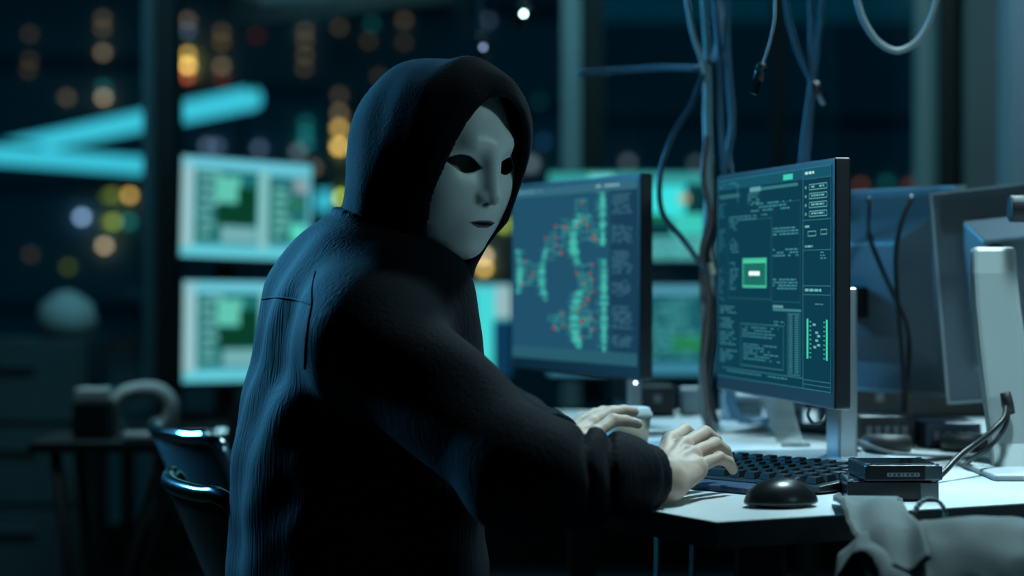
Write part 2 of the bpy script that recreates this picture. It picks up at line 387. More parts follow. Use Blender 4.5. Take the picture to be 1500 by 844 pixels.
def monitor(name, label, cat, pL, pR, zc, H, zbase, screen_fn, group=None, neck='silver', tilt=0, roll=0, bezel=.008, chin=.02, t=.045, base=True, casing=None, neck_x=0, foot_dy=.0, behind=.07, slots=False):
    pL, pR = V(pL), V(pR); d = pR-pL; W = d.length; rz = math.atan2(d.y, d.x); c = (pL+pR)/2
    o = thing(name, label, cat, (c.x, c.y, zbase), rz, group)
    casing = casing or M_plastic
    z = zc-zbase
    R = Matrix.Rotation(math.radians(roll), 4, 'Y') @ Matrix.Rotation(math.radians(tilt), 4, 'X')
    def put(mb):
        mb.v = [R @ v+V((0, 0, z)) for v in mb.v]; return mb
    m = MB(); m.box((0, .011, 0), (W, .022, H))
    m.add([(-W*.36, .022, -H*.36), (W*.36, .022, -H*.36), (W*.36, .022, H*.36), (-W*.36, .022, H*.36), (-W*.24, t+.01, -H*.22), (W*.24, t+.01, -H*.22), (W*.24, t+.01, H*.24), (-W*.24, t+.01, H*.24)],
          [(3, 2, 1, 0)][:0]+[(0, 4, 5, 1)[::-1], (1, 5, 6, 2)[::-1], (2, 6, 7, 3)[::-1], (3, 7, 4, 0)[::-1], (4, 7, 6, 5)[::-1]])
    cs = put(m).link('casing', casing, o, bevel=.003)
    if slots:
        g = MB()
        for k in range(14): g.box((0, .0235, H*(.46-.012*k)), (W*.9, .003, .0016))
        put(g).link('vent_slats', M_grey, o)
        e = MB(); pe = mat('pale_edge_highlight', (.42, .48, .50), .35)
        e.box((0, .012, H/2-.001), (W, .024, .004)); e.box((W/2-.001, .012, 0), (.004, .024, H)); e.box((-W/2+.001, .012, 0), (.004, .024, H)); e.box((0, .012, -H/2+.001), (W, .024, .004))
        put(e).link('edge_highlight', pe, o)  # pale strips put the light caught along the rear edges into colour
    if screen_fn:
        s = Screen(W-2*bezel, H-bezel-chin); screen_fn(s)
        s.mb.v = [v+V((0, -.0004, (chin-bezel)/2)) for v in s.mb.v]; put(s.mb).link('screen', s.mats, o)
    if base:
        nm = {'silver': M_silver, 'white': M_white, 'black': M_black}[neck]
        y0 = t+behind-.045
        MB().box((neck_x, t+behind/2-.02, z-.02), (.05, behind, .05)).link('mount', M_black, o, bevel=.004)
        MB().box((neck_x, y0+.03, (z-.02)/2+.006), (.05, .028, z-.005)).link('stand_neck', nm, o, bevel=.004)
        MB().box((neck_x, y0-.005+foot_dy, .005), (.21, .17, .01)).link('stand_base', nm, o, bevel=.004)
    return o

def code_screen(s):           # the sharp screen on the right
    s.rect(0, 0, 1, 1, (13, 60, 78), 1.0, 0)
    s.rect(0, 0, 1, .05, (24, 84, 104), 1.0); s.frame(0, 0, 1, 1, (42, 110, 128), .003)
    L = (62, 132, 142); B = (105, 178, 182)
    s.rect(.62, .016, .70, .042, (60, 190, 165), 1.2, 3); s.text(.03, .02, .25, 2, L, gap=.014); s.text(.80, .018, .90, 1, (180, 220, 225), h=.012)
    s.rect(.78, 0, .784, 1, L, .7, 2); s.rect(.79, .05, 1, .052, L, .8)
    for k, v in enumerate((.075, .115, .155, .195)):
        s.frame(.83, v, .97, v+.028, B, .003, .7); s.text(.85, v+.009, .95, 1, B, .008, ragged=0); s.rect(.80, v+.008, .812, v+.02, B, .8, 3)
    for v in (.235, .37, .53, .57, .955, .975): s.rect(.785, v, 1, v+.003, L, .8, 3)
    s.text(.80, .26, .84, 1, B, .01); s.frame(.82, .285, .885, .31, B, .003, .7); s.frame(.92, .28, .97, .305, B, .003, .7)
    s.text(.80, .35, .88, 1, B, .009); s.text(.92, .38, .98, 3, L); s.text(.80, .545, .95, 1, B, .012, fill=.9); s.text(.88, .61, .96, 1, L)
    G = (60, 205, 170)
    for u in (.815, .965): s.rect(u, .68, u+.012, .86, G, 1.2, 3)
    for k in range(9):
        v = .69+.02*k
        s.rect(.835, v, .85, v+.005, G, .8, 3); s.rect(.945, v, .957, v+.005, G, .8, 3)
    for u, v in ((.865, .70), (.885, .735), (.9, .75), (.885, .77), (.87, .80), (.90, .79)): s.rect(u, v, u+.022, v+.01, B, 1.0, 4)
    s.rect(.32, .06, .74, .075, L, .8, 2); s.rect(.32, .055, .42, .078, B, .8, 3); s.frame(.2, .05, .205, .12, L, .002)
    s.text(.30, .085, .42, 4, L, .006, .014); s.text(.33, .135, .70, 3, L, .008, .016, ragged=.1)
    s.rect(0.02, .075, .22, .095, L, .6, 2); s.text(.12, .19, .5, 2, L, .006, .014); s.frame(.105, .21, .52, .6, L, .002, .5)
    for v0, n in ((.22, 3), (.30, 5), (.42, 9)): s.text(.13, v0, .22, n, L, .006, .016, ragged=.6)
    for v0, n in ((.12, 6), (.25, 10), (.44, 14)): s.text(.02, v0, .09, n, (45, 110, 128), .005, .013, ragged=.6)
    for v0, n in ((.26, 3), (.36, 3), (.50, 4)): s.text(.53, v0, .75, n, L, .008, .014, ragged=.08)
    s.frame(.51, .14, .76, .61, (35, 95, 115), .002)
    # the green box
    s.rect(.26, .40, .48, .545, (28, 110, 100), 1, 4); s.rect(.26, .40, .48, .425, (80, 205, 165), 1.0, 5); s.frame(.26, .40, .48, .545, (70, 200, 160), .008, .9, 6)
    for k in range(5): s.rect(.325+.02*k, .465, .340+.02*k, .485, (235, 255, 255), 1.5, 7)
    s.rect(.53, .64, .77, .652, L, .9, 3); s.rect(.53, .625, .62, .637, B, .7, 3)
    s.frame(.655, .66, .76, .945, L, .003, .8)
    for k in range(26): s.rect(.668, .668+.0104*k, .70, .674+.0104*k, L, .8, 3); s.rect(.715, .668+.0104*k, .75, .674+.0104*k, L, .8, 3)
    s.text(.54, .70, .64, 2, L)
    s.frame(.23, .72, .62, .93, L, .003, .7); s.text(.25, .735, .6, 4, L, .006, .015); s.text(.26, .82, .6, 6, L, .006, .014, ragged=.4)
    for v0, n in ((.64, 3), (.70, 7), (.80, 3), (.86, 5)): s.text(.03, v0, .2, n, L, .006, .014, ragged=.4)
    s.rect(.05, .95, .78, .954, L, .8, 3); s.text(.1, .963, .7, 1, L)
def map_screen(s):            # the middle screen with green network maps
    s.rect(0, 0, 1, 1, (32, 80, 106), 1.0, 0); s.rect(0, 0, 1, .05, (52, 104, 124), 1.0); s.rect(0, .93, 1, 1, (40, 92, 108), 1.0)
    s.rect(.80, .05, 1, .93, (24, 62, 86), 1.0)
    G = (70, 190, 175); H = (50, 140, 140); R_ = (150, 75, 70)
    def band(u, v0, v1, bend, wd, side):
        n = int((v1-v0)/.009)
        for i in range(n):
            q = i/n; v = v0+(v1-v0)*q; uc = u+bend*(4*(q-.5)**2)
            wv = wd*(.7+.3*math.sin(q*math.pi))
            wv *= rnd.uniform(.55, 1.25)
            s.rect(uc-wv/2, v, uc+wv/2, v+.0085, G if rnd.random() < .65 else H, .95, 3)
            if rnd.random() < .6:
                l = rnd.uniform(.015, .05); s.rect(uc+(wv/2 if side > 0 else -wv/2-l), v, uc+(wv/2+l if side > 0 else -wv/2), v+.004, H, 1, 2)
    band(.07, .36, .62, -.02, .05, 1); band(.26, .36, .66, .04, .055, -1); band(.52, .17, .46, .05, .07, -1); band(.75, .05, .35, 0, .045, -1)
    band(.53, .60, .92, .04, .08, -1); band(.76, .42, .93, .0, .05, -1)
    def tree(u, v, k):
        for i in range(k):
            a, b = rnd.uniform(-.09, .06), rnd.uniform(-.08, .08)
            s.rect(u+min(a, 0), v+b, u+max(a, 0)+.01, v+b+.006, H, 1, 2); s.rect(u+a, v+min(b, 0), u+a+.006, v+max(b, 0), H, 1, 2)
            if i % 3 == 0: s.rect(u+a, v+b-.006, u+a+.018, v+b+.01, R_, .9, 4)
    for u, v in ((.16, .5), (.42, .27), (.62, .16), (.66, .25), (.40, .78), (.63, .5), (.62, .60), (.64, .80), (.36, .34), (.62, .72)): tree(u, v, 12)
    for v0, n in ((.07, 9), (.24, 8), (.38, 10), (.54, 7), (.68, 10), (.84, 5)): s.text(.82, v0, .97, n, (66, 116, 136), .006, .0125, ragged=.2)
    s.text(.05, .015, .3, 1, (110, 160, 175), .01); s.text(.7, .015, .95, 1, (150, 200, 205), .01)
def wall_screen(seed, cyan=False, dim=1.0):
    def fn(s):
        r = random.Random(seed); d = dim
        s.rect(0, 0, 1, 1, (95, 190, 205), .95*d, 0); s.rect(0, 0, 1, .10, (110, 205, 225), .9*d); s.rect(0, 0, .09, 1, (165, 215, 220), .8*d)
        s.rect(.10, .12, .58, .86, (30, 120, 120), .8*d); s.rect(.62, .15, .97, .84, (40, 125, 130), .7*d)
        for k in range(7): s.rect(.12+.02*r.random(), .14+.10*k, .22+.08*r.random(), .18+.10*k, (125, 200, 200), .8*d, 3)
        s.rect(.25, .18, .44, .44, (100, 205, 185), .9*d, 3)
        s.rect(.42, .28, .57, .66, (8, 62, 40), 1*d, 4); s.rect(.26, .46, .57, .66, (10, 60, 42), 1*d, 4)
        s.rect(.30, .68, .57, .84, (130, 195, 200), .8*d, 4); s.rect(.33, .72, .57, .73, (60, 120, 130), 1*d, 5)
        s.rect(.585, .10, .66, .90, (145, 215, 215), .8*d, 4)
        for k in range(6): s.rect(.70, .26+.09*k, .78+.05*r.random(), .31+.09*k, (110, 200, 185), .8*d, 3)
        s.rect(.84, .38, .93, .45, (50, 120, 60), 1*d, 4); s.rect(.86, .16, .97, .30, (150, 175, 180), .8*d, 4)
        s.rect(.84, .62, .96, .80, (90, 215, 190), 1*d, 4)
        s.rect(0, .90, 1, 1, (100, 205, 220), .95*d, 2)
    return fn
def dash_screen(s):
    s.rect(0, 0, 1, 1, (10, 55, 62), 1, 0); s.rect(0, 0, 1, .13, (60, 170, 170), .8); s.rect(.25, .03, .4, .11, (120, 230, 225), 1, 2)
    s.rect(.55, .14, .84, .52, (60, 225, 225), 1.0, 2); s.rect(.60, .46, .72, .56, (20, 110, 80), 1, 3)
    s.rect(.76, .46, .96, .70, (60, 200, 185), 1, 3); s.rect(.80, .24, .86, .34, (190, 190, 150), .8, 4)
    s.rect(.55, .72, 1, .97, (90, 190, 190), .85, 2); s.text(.58, .76, .96, 3, (40, 110, 110), .03, .07)
    s.rect(.05, .2, .5, .95, (30, 120, 120), .8, 1)
def list_screen(s):
    s.rect(0, 0, 1, 1, (62, 140, 165), .9, 0); s.rect(0, 0, 1, .10, (90, 170, 195), .8); s.rect(.5, .10, .96, .88, (25, 90, 100), 1, 1)
    s.text(.56, .16, .94, 9, (70, 160, 160), .04, .075); s.rect(.76, .58, .96, .74, (40, 140, 90), .8, 5); s.rect(.02, .1, .08, .95, (110, 190, 205), .8, 2)
    s.rect(.1, .15, .46, .85, (35, 110, 120), 1, 1)

# ------------------------------------------------------------------ far table with the wall of screens
def far_desk(label, x0, x1, y0, y1, z):
    t = thing('work_table', label, 'table', ((x0+x1)/2, (y0+y1)/2, 0))
    MB().box(((x0+x1)/2, (y0+y1)/2, z-.015), (x1-x0, y1-y0, .03)).link('tabletop', M_black, t, world=True, bevel=.003)
    for x in (x0+.04, x1-.04):
        for y in (y0+.04, y1-.04): MB().box((x, y, (z-.03)/2), (.04, .04, z-.03)).link('leg', M_black, t, world=True)
    return t
far_desk('low black table under the two stacked screens, left of the person', -1.32, -.45, 6.35, 7.15, .55)
far_desk('low black table under the far screens right of the person', -.35, 1.0, 6.85, 7.28, .55)
def rack(label, x, y, z0, z1, ry=0):
    t = thing('monitor_rack', label, 'stand', (x, y, z0), ry, 'racks of the far screens')
    MB().box((0, 0, .012), (.3, .16, .024)).link('base', M_black, t, bevel=.004)
    MB().box((0, 0, (z1-z0)/2+.012), (.05, .04, z1-z0-.02)).link('post', M_black, t)
    for zz in ((z1-z0)*.42, (z1-z0)*.93): MB().box((0, -.045, zz), (.1, .05, .1)).link('bracket', M_black, t)
    return t
dL = .012
A0, A1 = V((xs(262, 6.5), 6.5, 0)), V((xs(458, 6.83), 6.83, 0))
nrm = (A1-A0).normalized(); cA = (A0+A1)/2
mon_g = 'bright screens at the far end'
monitor('far_monitor', 'upper bright cyan screen of the stacked pair left of the hood', 'monitor', A0, A1, 1.203, .335, .55, wall_screen(1), mon_g, roll=1.6, base=False)
monitor('far_monitor', 'lower bright cyan screen of the stacked pair, partly behind the back', 'monitor', A0+V((.006, 0, 0)), A1+V((.006, 0, 0)), .822, .338, .55, wall_screen(2), mon_g, roll=.8, base=False)
rk = rack('black rack post behind the stacked screens left of the person', cA.x-.13*nrm.y, cA.y+.13*nrm.x+.02, .55, 1.28, math.atan2(nrm.y, nrm.x))
C0, C1 = V((xs(800, 7.0), 7.0, 0)), V((xs(1046, 7.0), 7.0, 0))
monitor('far_monitor', 'upper far screen with cyan blobs, right of the middle monitor', 'monitor', C0, C1, 1+(405-321)*7.0/F, .322, .55, dash_screen, mon_g, base=False)
monitor('far_monitor', 'lower far screen with a list, between middle monitor and cable bundle', 'monitor', C0, C1, 1+(405-486)*7.0/F, .320, .55, list_screen, mon_g, base=False)
rack('black rack post behind the far screens right of the middle monitor', (C0.x+C1.x)/2, 7.11, .55, 1.25)
E0, E1 = V((xs(512, 6.95), 6.95, 0)), V((xs(752, 6.95), 6.95, 0))
def cut_screen(s):
    s.rect(0, 0, 1, 1, (60, 160, 180), .9, 0); s.rect(0, 0, 1, .12, (90, 190, 205), .9); s.rect(.78, .05, .90, .9, (70, 215, 215), 1, 2); s.rect(.9, .02, 1, .36, (165, 205, 210), .8, 3); s.rect(.89, .40, 1, 1, (12, 55, 85), 1, 3)
    s.rect(.1, .2, .7, .85, (30, 100, 120), 1, 1)
monitor('far_monitor', 'far cyan screen peeking out low between hood tip and middle monitor', 'monitor', E0, E1, 1+(405-487)*6.95/F, .33, .55, cut_screen, mon_g, base=False)
rack('black rack post behind the far screen beside the hood tip', (E0.x+E1.x)/2, 7.06, .55, .98)

# ------------------------------------------------------------------ main desk
ZD = .75
desk_poly = [(.208, 2.17), (1.35, 2.745), (1.35, 3.98), (.06, 3.98), (.075, 2.45), (.12, 2.33)]
t = thing('desk', 'white topped desk with a dark edge carrying the monitors and keyboard', 'desk', (.7, 3.2, 0))
MB().prism(desk_poly, ZD-.028, ZD-.0015).link('desk_edge', M_deskedge, t, world=True)
MB().prism(desk_poly, ZD-.0015, ZD).link('desktop', M_desk, t, world=True)
for x, y in ((.265, 2.28), (1.28, 2.80), (1.28, 3.92), (.13, 3.92)):
    MB().box((x, y, (ZD-.028)/2), (.05, .05, ZD-.028)).link('leg', M_black, t, world=True, bevel=.003)
MB().box((.8, 3.90, .66), (1.0, .03, .08)).link('crossbar', M_black, t, world=True)

# middle and right monitors
monitor('computer_monitor', 'middle monitor showing dark blue maps with green bands', 'monitor', (-.002, 3.59, 0), (.191, 3.176, 0), 1+(405-406)*3.3/F, .308, ZD, map_screen, 'desk monitors facing the person', casing=M_plastic)
monitor('computer_monitor', 'right monitor facing the person, showing code windows and a green box', 'monitor', (.296, 3.083, 0), (.3927, 2.60, 0), 1+(405-415)*2.8/F, .308, ZD, code_screen, 'desk monitors facing the person', casing=M_plastic, foot_dy=.0)
lo_ = [o for o in COL.objects if o.name.startswith('computer_monitor')][0]
lc = P(931, 561, 3.155); MB().cyl(lc, lc+V((0, .004, 0)), .0022, n=12).link('power_light', emis((190, 225, 255), 9), lo_, world=True)
# monitors seen from behind, on the right
M_back = mat('monitor_back_blue_grey', (.13, .17, .20), .42)
a0, a1 = V((xs(1420, 3.30), 3.30, 0)), V((xs(1175, 3.62), 3.62, 0))
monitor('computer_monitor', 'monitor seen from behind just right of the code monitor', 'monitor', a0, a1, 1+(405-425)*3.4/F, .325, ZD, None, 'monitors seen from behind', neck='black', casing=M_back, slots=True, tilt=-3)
b0, b1 = V((xs(1690, 2.98), 2.98, 0)), V((xs(1380, 3.10), 3.10, 0))
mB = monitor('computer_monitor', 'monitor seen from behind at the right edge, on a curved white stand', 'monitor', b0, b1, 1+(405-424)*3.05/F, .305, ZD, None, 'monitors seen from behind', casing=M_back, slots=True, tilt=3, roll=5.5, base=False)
# its curved white stand
st = MB()
def stand_pt(py, side):      # centre line of the curved neck, from the side facing the camera
    pts = {362: (1458, 2.86), 400: (1459, 2.84), 450: (1463, 2.82), 500: (1469, 2.80), 550: (1476, 2.78), 600: (1484, 2.76), 650: (1492, 2.74), 690: (1498, 2.71)}
    px, D = pts[py]; return P(px, py, D)
rows = [362, 400, 450, 500, 550, 600, 650, 690]
vs = []
for i, r in enumerate(rows):
    c = stand_pt(r, 0); wd = .029+.006*i/7
    for dx, dy in ((-1, 0), (1, -.1), (1, .022), (-1, .028)):
        vs.append(c+V((dx*wd, (.0 if dy <= 0 else dy), 0)))
fs = [(3, 2, 1, 0)]
for i in range(len(rows)-1):
    for j in range(4): fs.append((i*4+j, i*4+(j+1) % 4, (i+1)*4+(j+1) % 4, (i+1)*4+j))
fs.append(tuple((len(rows)-1)*4+j for j in range(4)))
o = link('stand_neck', vs, fs, mat('satin_white', (.34, .38, .38), .35), mB, world=True, bevel=.006, smooth=False); o['label'] = 'curved white stand neck'
c = P(1498, 690, 2.71); MB().prism([(c.x-.06, 2.60), (c.x+.16, 2.60), (c.x+.16, 2.86), (c.x-.06, 2.86)], ZD, ZD+.008).link('stand_base', M_white, mB, world=True, bevel=.003)
MB().cyl(P(1458, 375, 2.87), P(1475, 385, 3.06), .017).link('mount', M_black, mB, world=True)
hp = [P(1470+(8 if k in (1, 2) else 0)*0, 590, 2.755) for k in range(1)]
cc = P(1473, 592, 2.752); ring = []
MB().tube([cc+V((-.001, -.003, .015)), cc+V((.002, -.003, 0)), cc+V((.005, -.003, -.013))], [.007, .008, .007], 14).link('cable_hole', M_black, mB, world=True, smooth=True)
# dark clip at the right frame edge
t = tag(MB().tube([P(1478, 306, 2.86), P(1530, 306, 2.86)], .018, 24).link('webcam', M_black, bevel=.003), 'round black webcam on the back of the rightmost monitor', 'webcam')

# ------------------------------------------------------------------ keyboard
kd = V((-.69, .725, 0)).normalized(); kp = V((kd.y, -kd.x, 0))       # long axis to the far left, short axis to the right/back
KO = V((.352, 2.435, ZD))
k0 = thing('keyboard', 'black keyboard under the right hand', 'keyboard', KO, math.atan2(kp.y, kp.x))
# local x = short axis (depth), local y = long axis
KL, KW = .37, .138
MB().add([(0, 0, .002), (KW, 0, .002), (KW, KL, .002), (0, KL, .002), (0, 0, .010), (KW, 0, .020), (KW, KL, .020), (0, KL, .010)],
         [(3, 2, 1, 0), (4, 5, 6, 7), (0, 1, 5, 4), (1, 2, 6, 5), (2, 3, 7, 6), (3, 0, 4, 7)]).link('case', M_plastic, k0, bevel=.002)
for x in (.01, KW-.01):
    for y in (.02, KL-.02): MB().box((x, y, .001), (.012, .012, .002)).link('foot', M_black, k0)
nk = 0
for r in range(6):
    x = .016+r*.0215+(.006 if r == 5 else 0)
    y = .012
    while y < KL-.02 and nk < 99:
        wd = .0185 if not (r == 0 and .14 < y < .16) else .11
        z = .010+(x/KW)*.010
        MB().add([(x-.0085, y, z), (x+.0085, y, z+.001), (x+.0085, y+wd*.9, z+.001), (x-.0085, y+wd*.9, z), (x-.0065, y+.002, z+.007), (x+.0065, y+.002, z+.008), (x+.0065, y+wd*.9-.002, z+.008), (x-.0065, y+wd*.9-.002, z+.007)],
                 [(3, 2, 1, 0), (4, 5, 6, 7), (0, 1, 5, 4), (1, 2, 6, 5), (2, 3, 7, 6), (3, 0, 4, 7)]).link('key', M_key, k0)
        nk += 1; y += wd+.0045 if wd < .1 else wd+.003
# dark blue palm rest
pr = MB().box((-.034, .19, .004), (.05, .26, .008))
pr.v = [v for v in pr.v]
o = pr.link('palm_rest', mat('dark_blue_foam', (.010, .035, .08), .6), k0, bevel=.003); o['label'] = 'dark blue palm rest'

# ------------------------------------------------------------------ mouse
MO = V((.292, 2.315, ZD)); ms = thing('computer_mouse', 'black computer mouse on the desk in front of the keyboard', 'mouse', MO, math.radians(22))
def mouse_fn(X):
    d = ell(X, (0, 0, .002), (.043, .031, .030)); d = smax(d, -X[2]+.003, .004)
    d = np.maximum(d, -(np.maximum(np.abs(X[1])-.0008, np.maximum(.0-X[0], np.abs(X[2]-.04)-.008))))
    return d
sdf_part('body', mouse_fn, (-.05, -.04, -.002), (.05, .04, .042), .0012, mat('mouse_black', (.012, .014, .016), .28), ms, world=False, sm=2)
MB().cyl((.022, -.003, .024), (.022, .003, .024), .007).link('scroll_wheel', M_grey, ms)
MB().lathe([(.001, 0), (.028, 0), (.029, .004), (.001, .004)], (0, 0, 0), 24).link('underside', M_black, ms)

# ------------------------------------------------------------------ hard drives
def drive(label, c, rz, L, W_, H):
    t = thing('hard_drive', label, 'hard drive', c, rz, 'stacked hard drives')
    MB().box((0, 0, H/2), (L, W_, H)).link('case', mat('drive_case', (.012, .013, .015), .2, .3), t, bevel=.0015)
    MB().box((L/2-.009, 0, H/2), (.020, W_+.001, H*.92)).link('end_block', mat('drive_metal', (.12, .14, .15), .3, .8), t, bevel=.001)
    MB().box((0, 0, H+.0003), (L*.86, W_*.8, .0012)).link('cover_plate', M_blackgloss, t, bevel=.0005)
    for sx in (-1, 1):
        for sy in (-1, 1): MB().cyl((sx*L*.45, sy*W_*.45, H), (sx*L*.45, sy*W_*.45, H+.0015), .003, n=10).link('screw', M_silver, t)
    return t
D1 = P(1300, 735, 2.40)
dA = drive('black hard drive at the bottom of the stack behind the bag flap', (D1.x+.005, 2.425, ZD), math.radians(-4), .100, .10, .0215)
dB = drive('upper black hard drive of the stack with a pale label strip', (D1.x+.011, 2.42, ZD+.0225), math.radians(2), .086, .098, .0175)
MB().box((0, -.0495, .007), (.036, .0006, .0040)).link('label_strip', mat('label_grey', (.25, .28, .29), .5), dB)
for k in range(9): pass
m = MB()
for k in range(7): m.box((-.015+.005*k, -.0500, .007), (.0018+.0010*(k % 3), .0004, .0024))
m.link('label_print', M_black, dB)

# ------------------------------------------------------------------ cup
CU = V((.154, 2.86, ZD)); cu = thing('paper_cup', 'beige paper cup with a white lid behind the left hand', 'cup', CU)
MB().lathe([(.0245, 0), (.0325, .064), (.0318, .064), (.024, .003)], (0, 0, 0)).link('cup', mat('beige_paper', (.55, .48, .36), .7), cu, smooth=True)
MB().lathe([(.0345, .060), (.0345, .067), (.0325, .069), (.031, .074), (.028, .075), (.027, .072), (.002, .072)], (0, 0, 0)).link('lid', mat('white_lid', (.7, .74, .74), .4), cu, smooth=True)

# ------------------------------------------------------------------ person
PB = V((-.15, 2.55, 0))
person = thing('person', 'seated person in a dark hooded jacket and white face mask, typing', 'person', PB)
# head frame
HC = V((-.088, 2.52, 1.138))
yaw, pitch = math.radians(45), math.radians(15)
fwd = V((math.sin(yaw)*math.cos(pitch), -math.cos(yaw)*math.cos(pitch), -math.sin(pitch)))
rgt = fwd.cross(V((0, 0, 1))).normalized(); upv = rgt.cross(fwd).normalized()
HM = Matrix(((rgt.x, fwd.x, upv.x, HC.x), (rgt.y, fwd.y, upv.y, HC.y), (rgt.z, fwd.z, upv.z, HC.z), (0, 0, 0, 1)))

def face_fn(X, off=0.0):      # outer face surface in head space (x right, y forward, z up)
    z = X[2]
    s = 1.02-.10*np.clip((-z-.045)/.06, 0, 1)**1.5-.08*np.clip((z-.06)/.07, 0, 1)
    Y = [X[0]/s, X[1], z-.008]
    d = ell(Y, (0, -.002, 0.002), (.074, .092, .117))
    d = smin(d, ell(X, (0, .028, -.052), (.054, .052, .045)), .06)                      # jaw
    d = smin(d, ell(X, (0, .064, -.086), (.024, .022, .016)), .022)                     # chin
    d = smin(d, cone(X, (-.024, .080, .038), (.024, .080, .038), .006, .006), .03)     # brow
    for sx in (-1, 1):
        d = smin(d, ell(X, (sx*.040, .058, -.010), (.016, .016, .018)), .035)           # cheekbone
        d = smax(d, -ell(X, (sx*.032, .103, .013), (.019, .013, .010)), .020)           # socket
    d = smin(d, cone(X, (0, .088, .034), (0, .104, -.020), .0060, .0088), .016)         # nose bridge
    for sx in (-1, 1): d = smin(d, ell(X, (sx*.010, .095, -.023), (.0070, .008, .0060)), .007)
    d = smin(d, cone(X, (-.009, .076, -.055), (.009, .076, -.055), .0125, .0125), .018)                     # mouth mound
    d = smin(d, ell(X, (0, .0905, -.0505), (.0185, .0036, .0028)), .004)
    d = smin(d, ell(X, (0, .0900, -.0575), (.0150, .0036, .0032)), .004)
    d = smax(d, -ell(X, (0, .0950, -.0540), (.0195, .0040, .0008)), .001)
    return d-off
def eye_hole(X, sx):
    x = (X[0]-sx*.034)*sx; z = X[2]-.011
    c = x/.0210
    upper = .0112*(1-c*c)+.0022*c; lower = -.0085*(1-c*c)+.0022*c
    d = np.maximum(np.maximum(z-upper, lower-z), np.abs(x)-.0210)
    return np.maximum(d, .05-X[1])
def mask_fn(X):
    o = face_fn(X); d = np.maximum(o, -(o+.0028))
    d = np.maximum(np.maximum(d, .006-X[1]), X[2]-.094-.12*(X[1]-.03))
    for sx in (-1, 1): d = np.maximum(d, -eye_hole(X, sx))
    for sx in (-1, 1): d = np.maximum(d, -ell(X, (sx*.0065, .099, -.030), (.0034, .010, .0026)))
    return d
def mask_mats(c):
    x, y, z = c[:, 0], c[:, 1], c[:, 2]
    w_ = np.clip(1-(x/.0205)**2, 0, 1)
    lips = (np.abs(x) < .0205) & (z > -.0540-.0058*w_) & (z < -.0540+.0045*w_) & (y > .074)
    o = face_fn([x, y, z]); inner = o < -.0016
    return np.where(inner, 1, np.where(lips, 2, 0))
mask = sdf_part('face_mask', mask_fn, (-.09, -.0, -.135), (.09, .135, .135), .0015, [M_mask, M_dark, M_lips], person, HM, mask_mats, sm=2)
mask['label'] = 'smooth white full-face mask with dark lips'

# ---- body: head, neck, torso, arms, legs and hands in one mesh
sR, eR, wR = V((-.150, 2.365, .925)), V((.012, 2.185, .797)), P(968, 700, 2.33)
sL, eL, wL = V((-.185, 2.70, .925)), V((.000, 2.85, .79)), P(820, 650, 2.64)
hipR, hipL = V((-.13, 2.46, .53)), V((-.15, 2.64, .53))
kneeR, kneeL = V((.24, 2.50, .515)), V((.24, 2.76, .515))
anR, anL = V((.21, 2.49, .09)), V((.22, 2.78, .09))
HMi = HM.inverted(); R3 = np.array(HMi.to_3x3()); T3 = np.array(HMi.translation)
def to_head(X): return [R3[i][0]*X[0]+R3[i][1]*X[1]+R3[i][2]*X[2]+T3[i] for i in range(3)]
def body_fn(X):
    Hh = to_head(X)
    d = face_fn(Hh, -.020)
    d = smin(d, ell(Hh, (0, -.022, .012), (.068, .085, .095)), .02)
    for sx in (-1, 1):
        d = smin(d, ell(Hh, (sx*.072, -.01, -.01), (.008, .016, .028)), .006)
        d = smin(d, ell(Hh, (sx*.031, .054, .011), (.011, .011, .011)), .002)
    d = smin(d, cone(X, (-.105, 2.535, 1.06), (-.155, 2.55, .95), .05, .055), .03)
    d = smin(d, ell(X, (-.165, 2.55, .84), (.10, .15, .16)), .05)
    d = smin(d, ell(X, (-.165, 2.55, .62), (.11, .14, .16)), .05)
    for s_, e, w_ in ((sR, eR, wR), (sL, eL, wL)):
        d = smin(d, cone(X, s_, e, .048, .036), .03); d = smin(d, cone(X, e, w_, .036, .024), .01)
    for h_, k_, a_ in ((hipR, kneeR, anR), (hipL, kneeL, anL)):
        d = smin(d, cone(X, h_, k_, .075, .052), .03); d = smin(d, cone(X, k_, a_, .052, .032), .02)
    return d
bv, bf = nets(body_fn, (-.32, 2.05, .06), (.34, 2.95, 1.27), .0062)
allv = [bv]; allf = [bf]; off = len(bv)
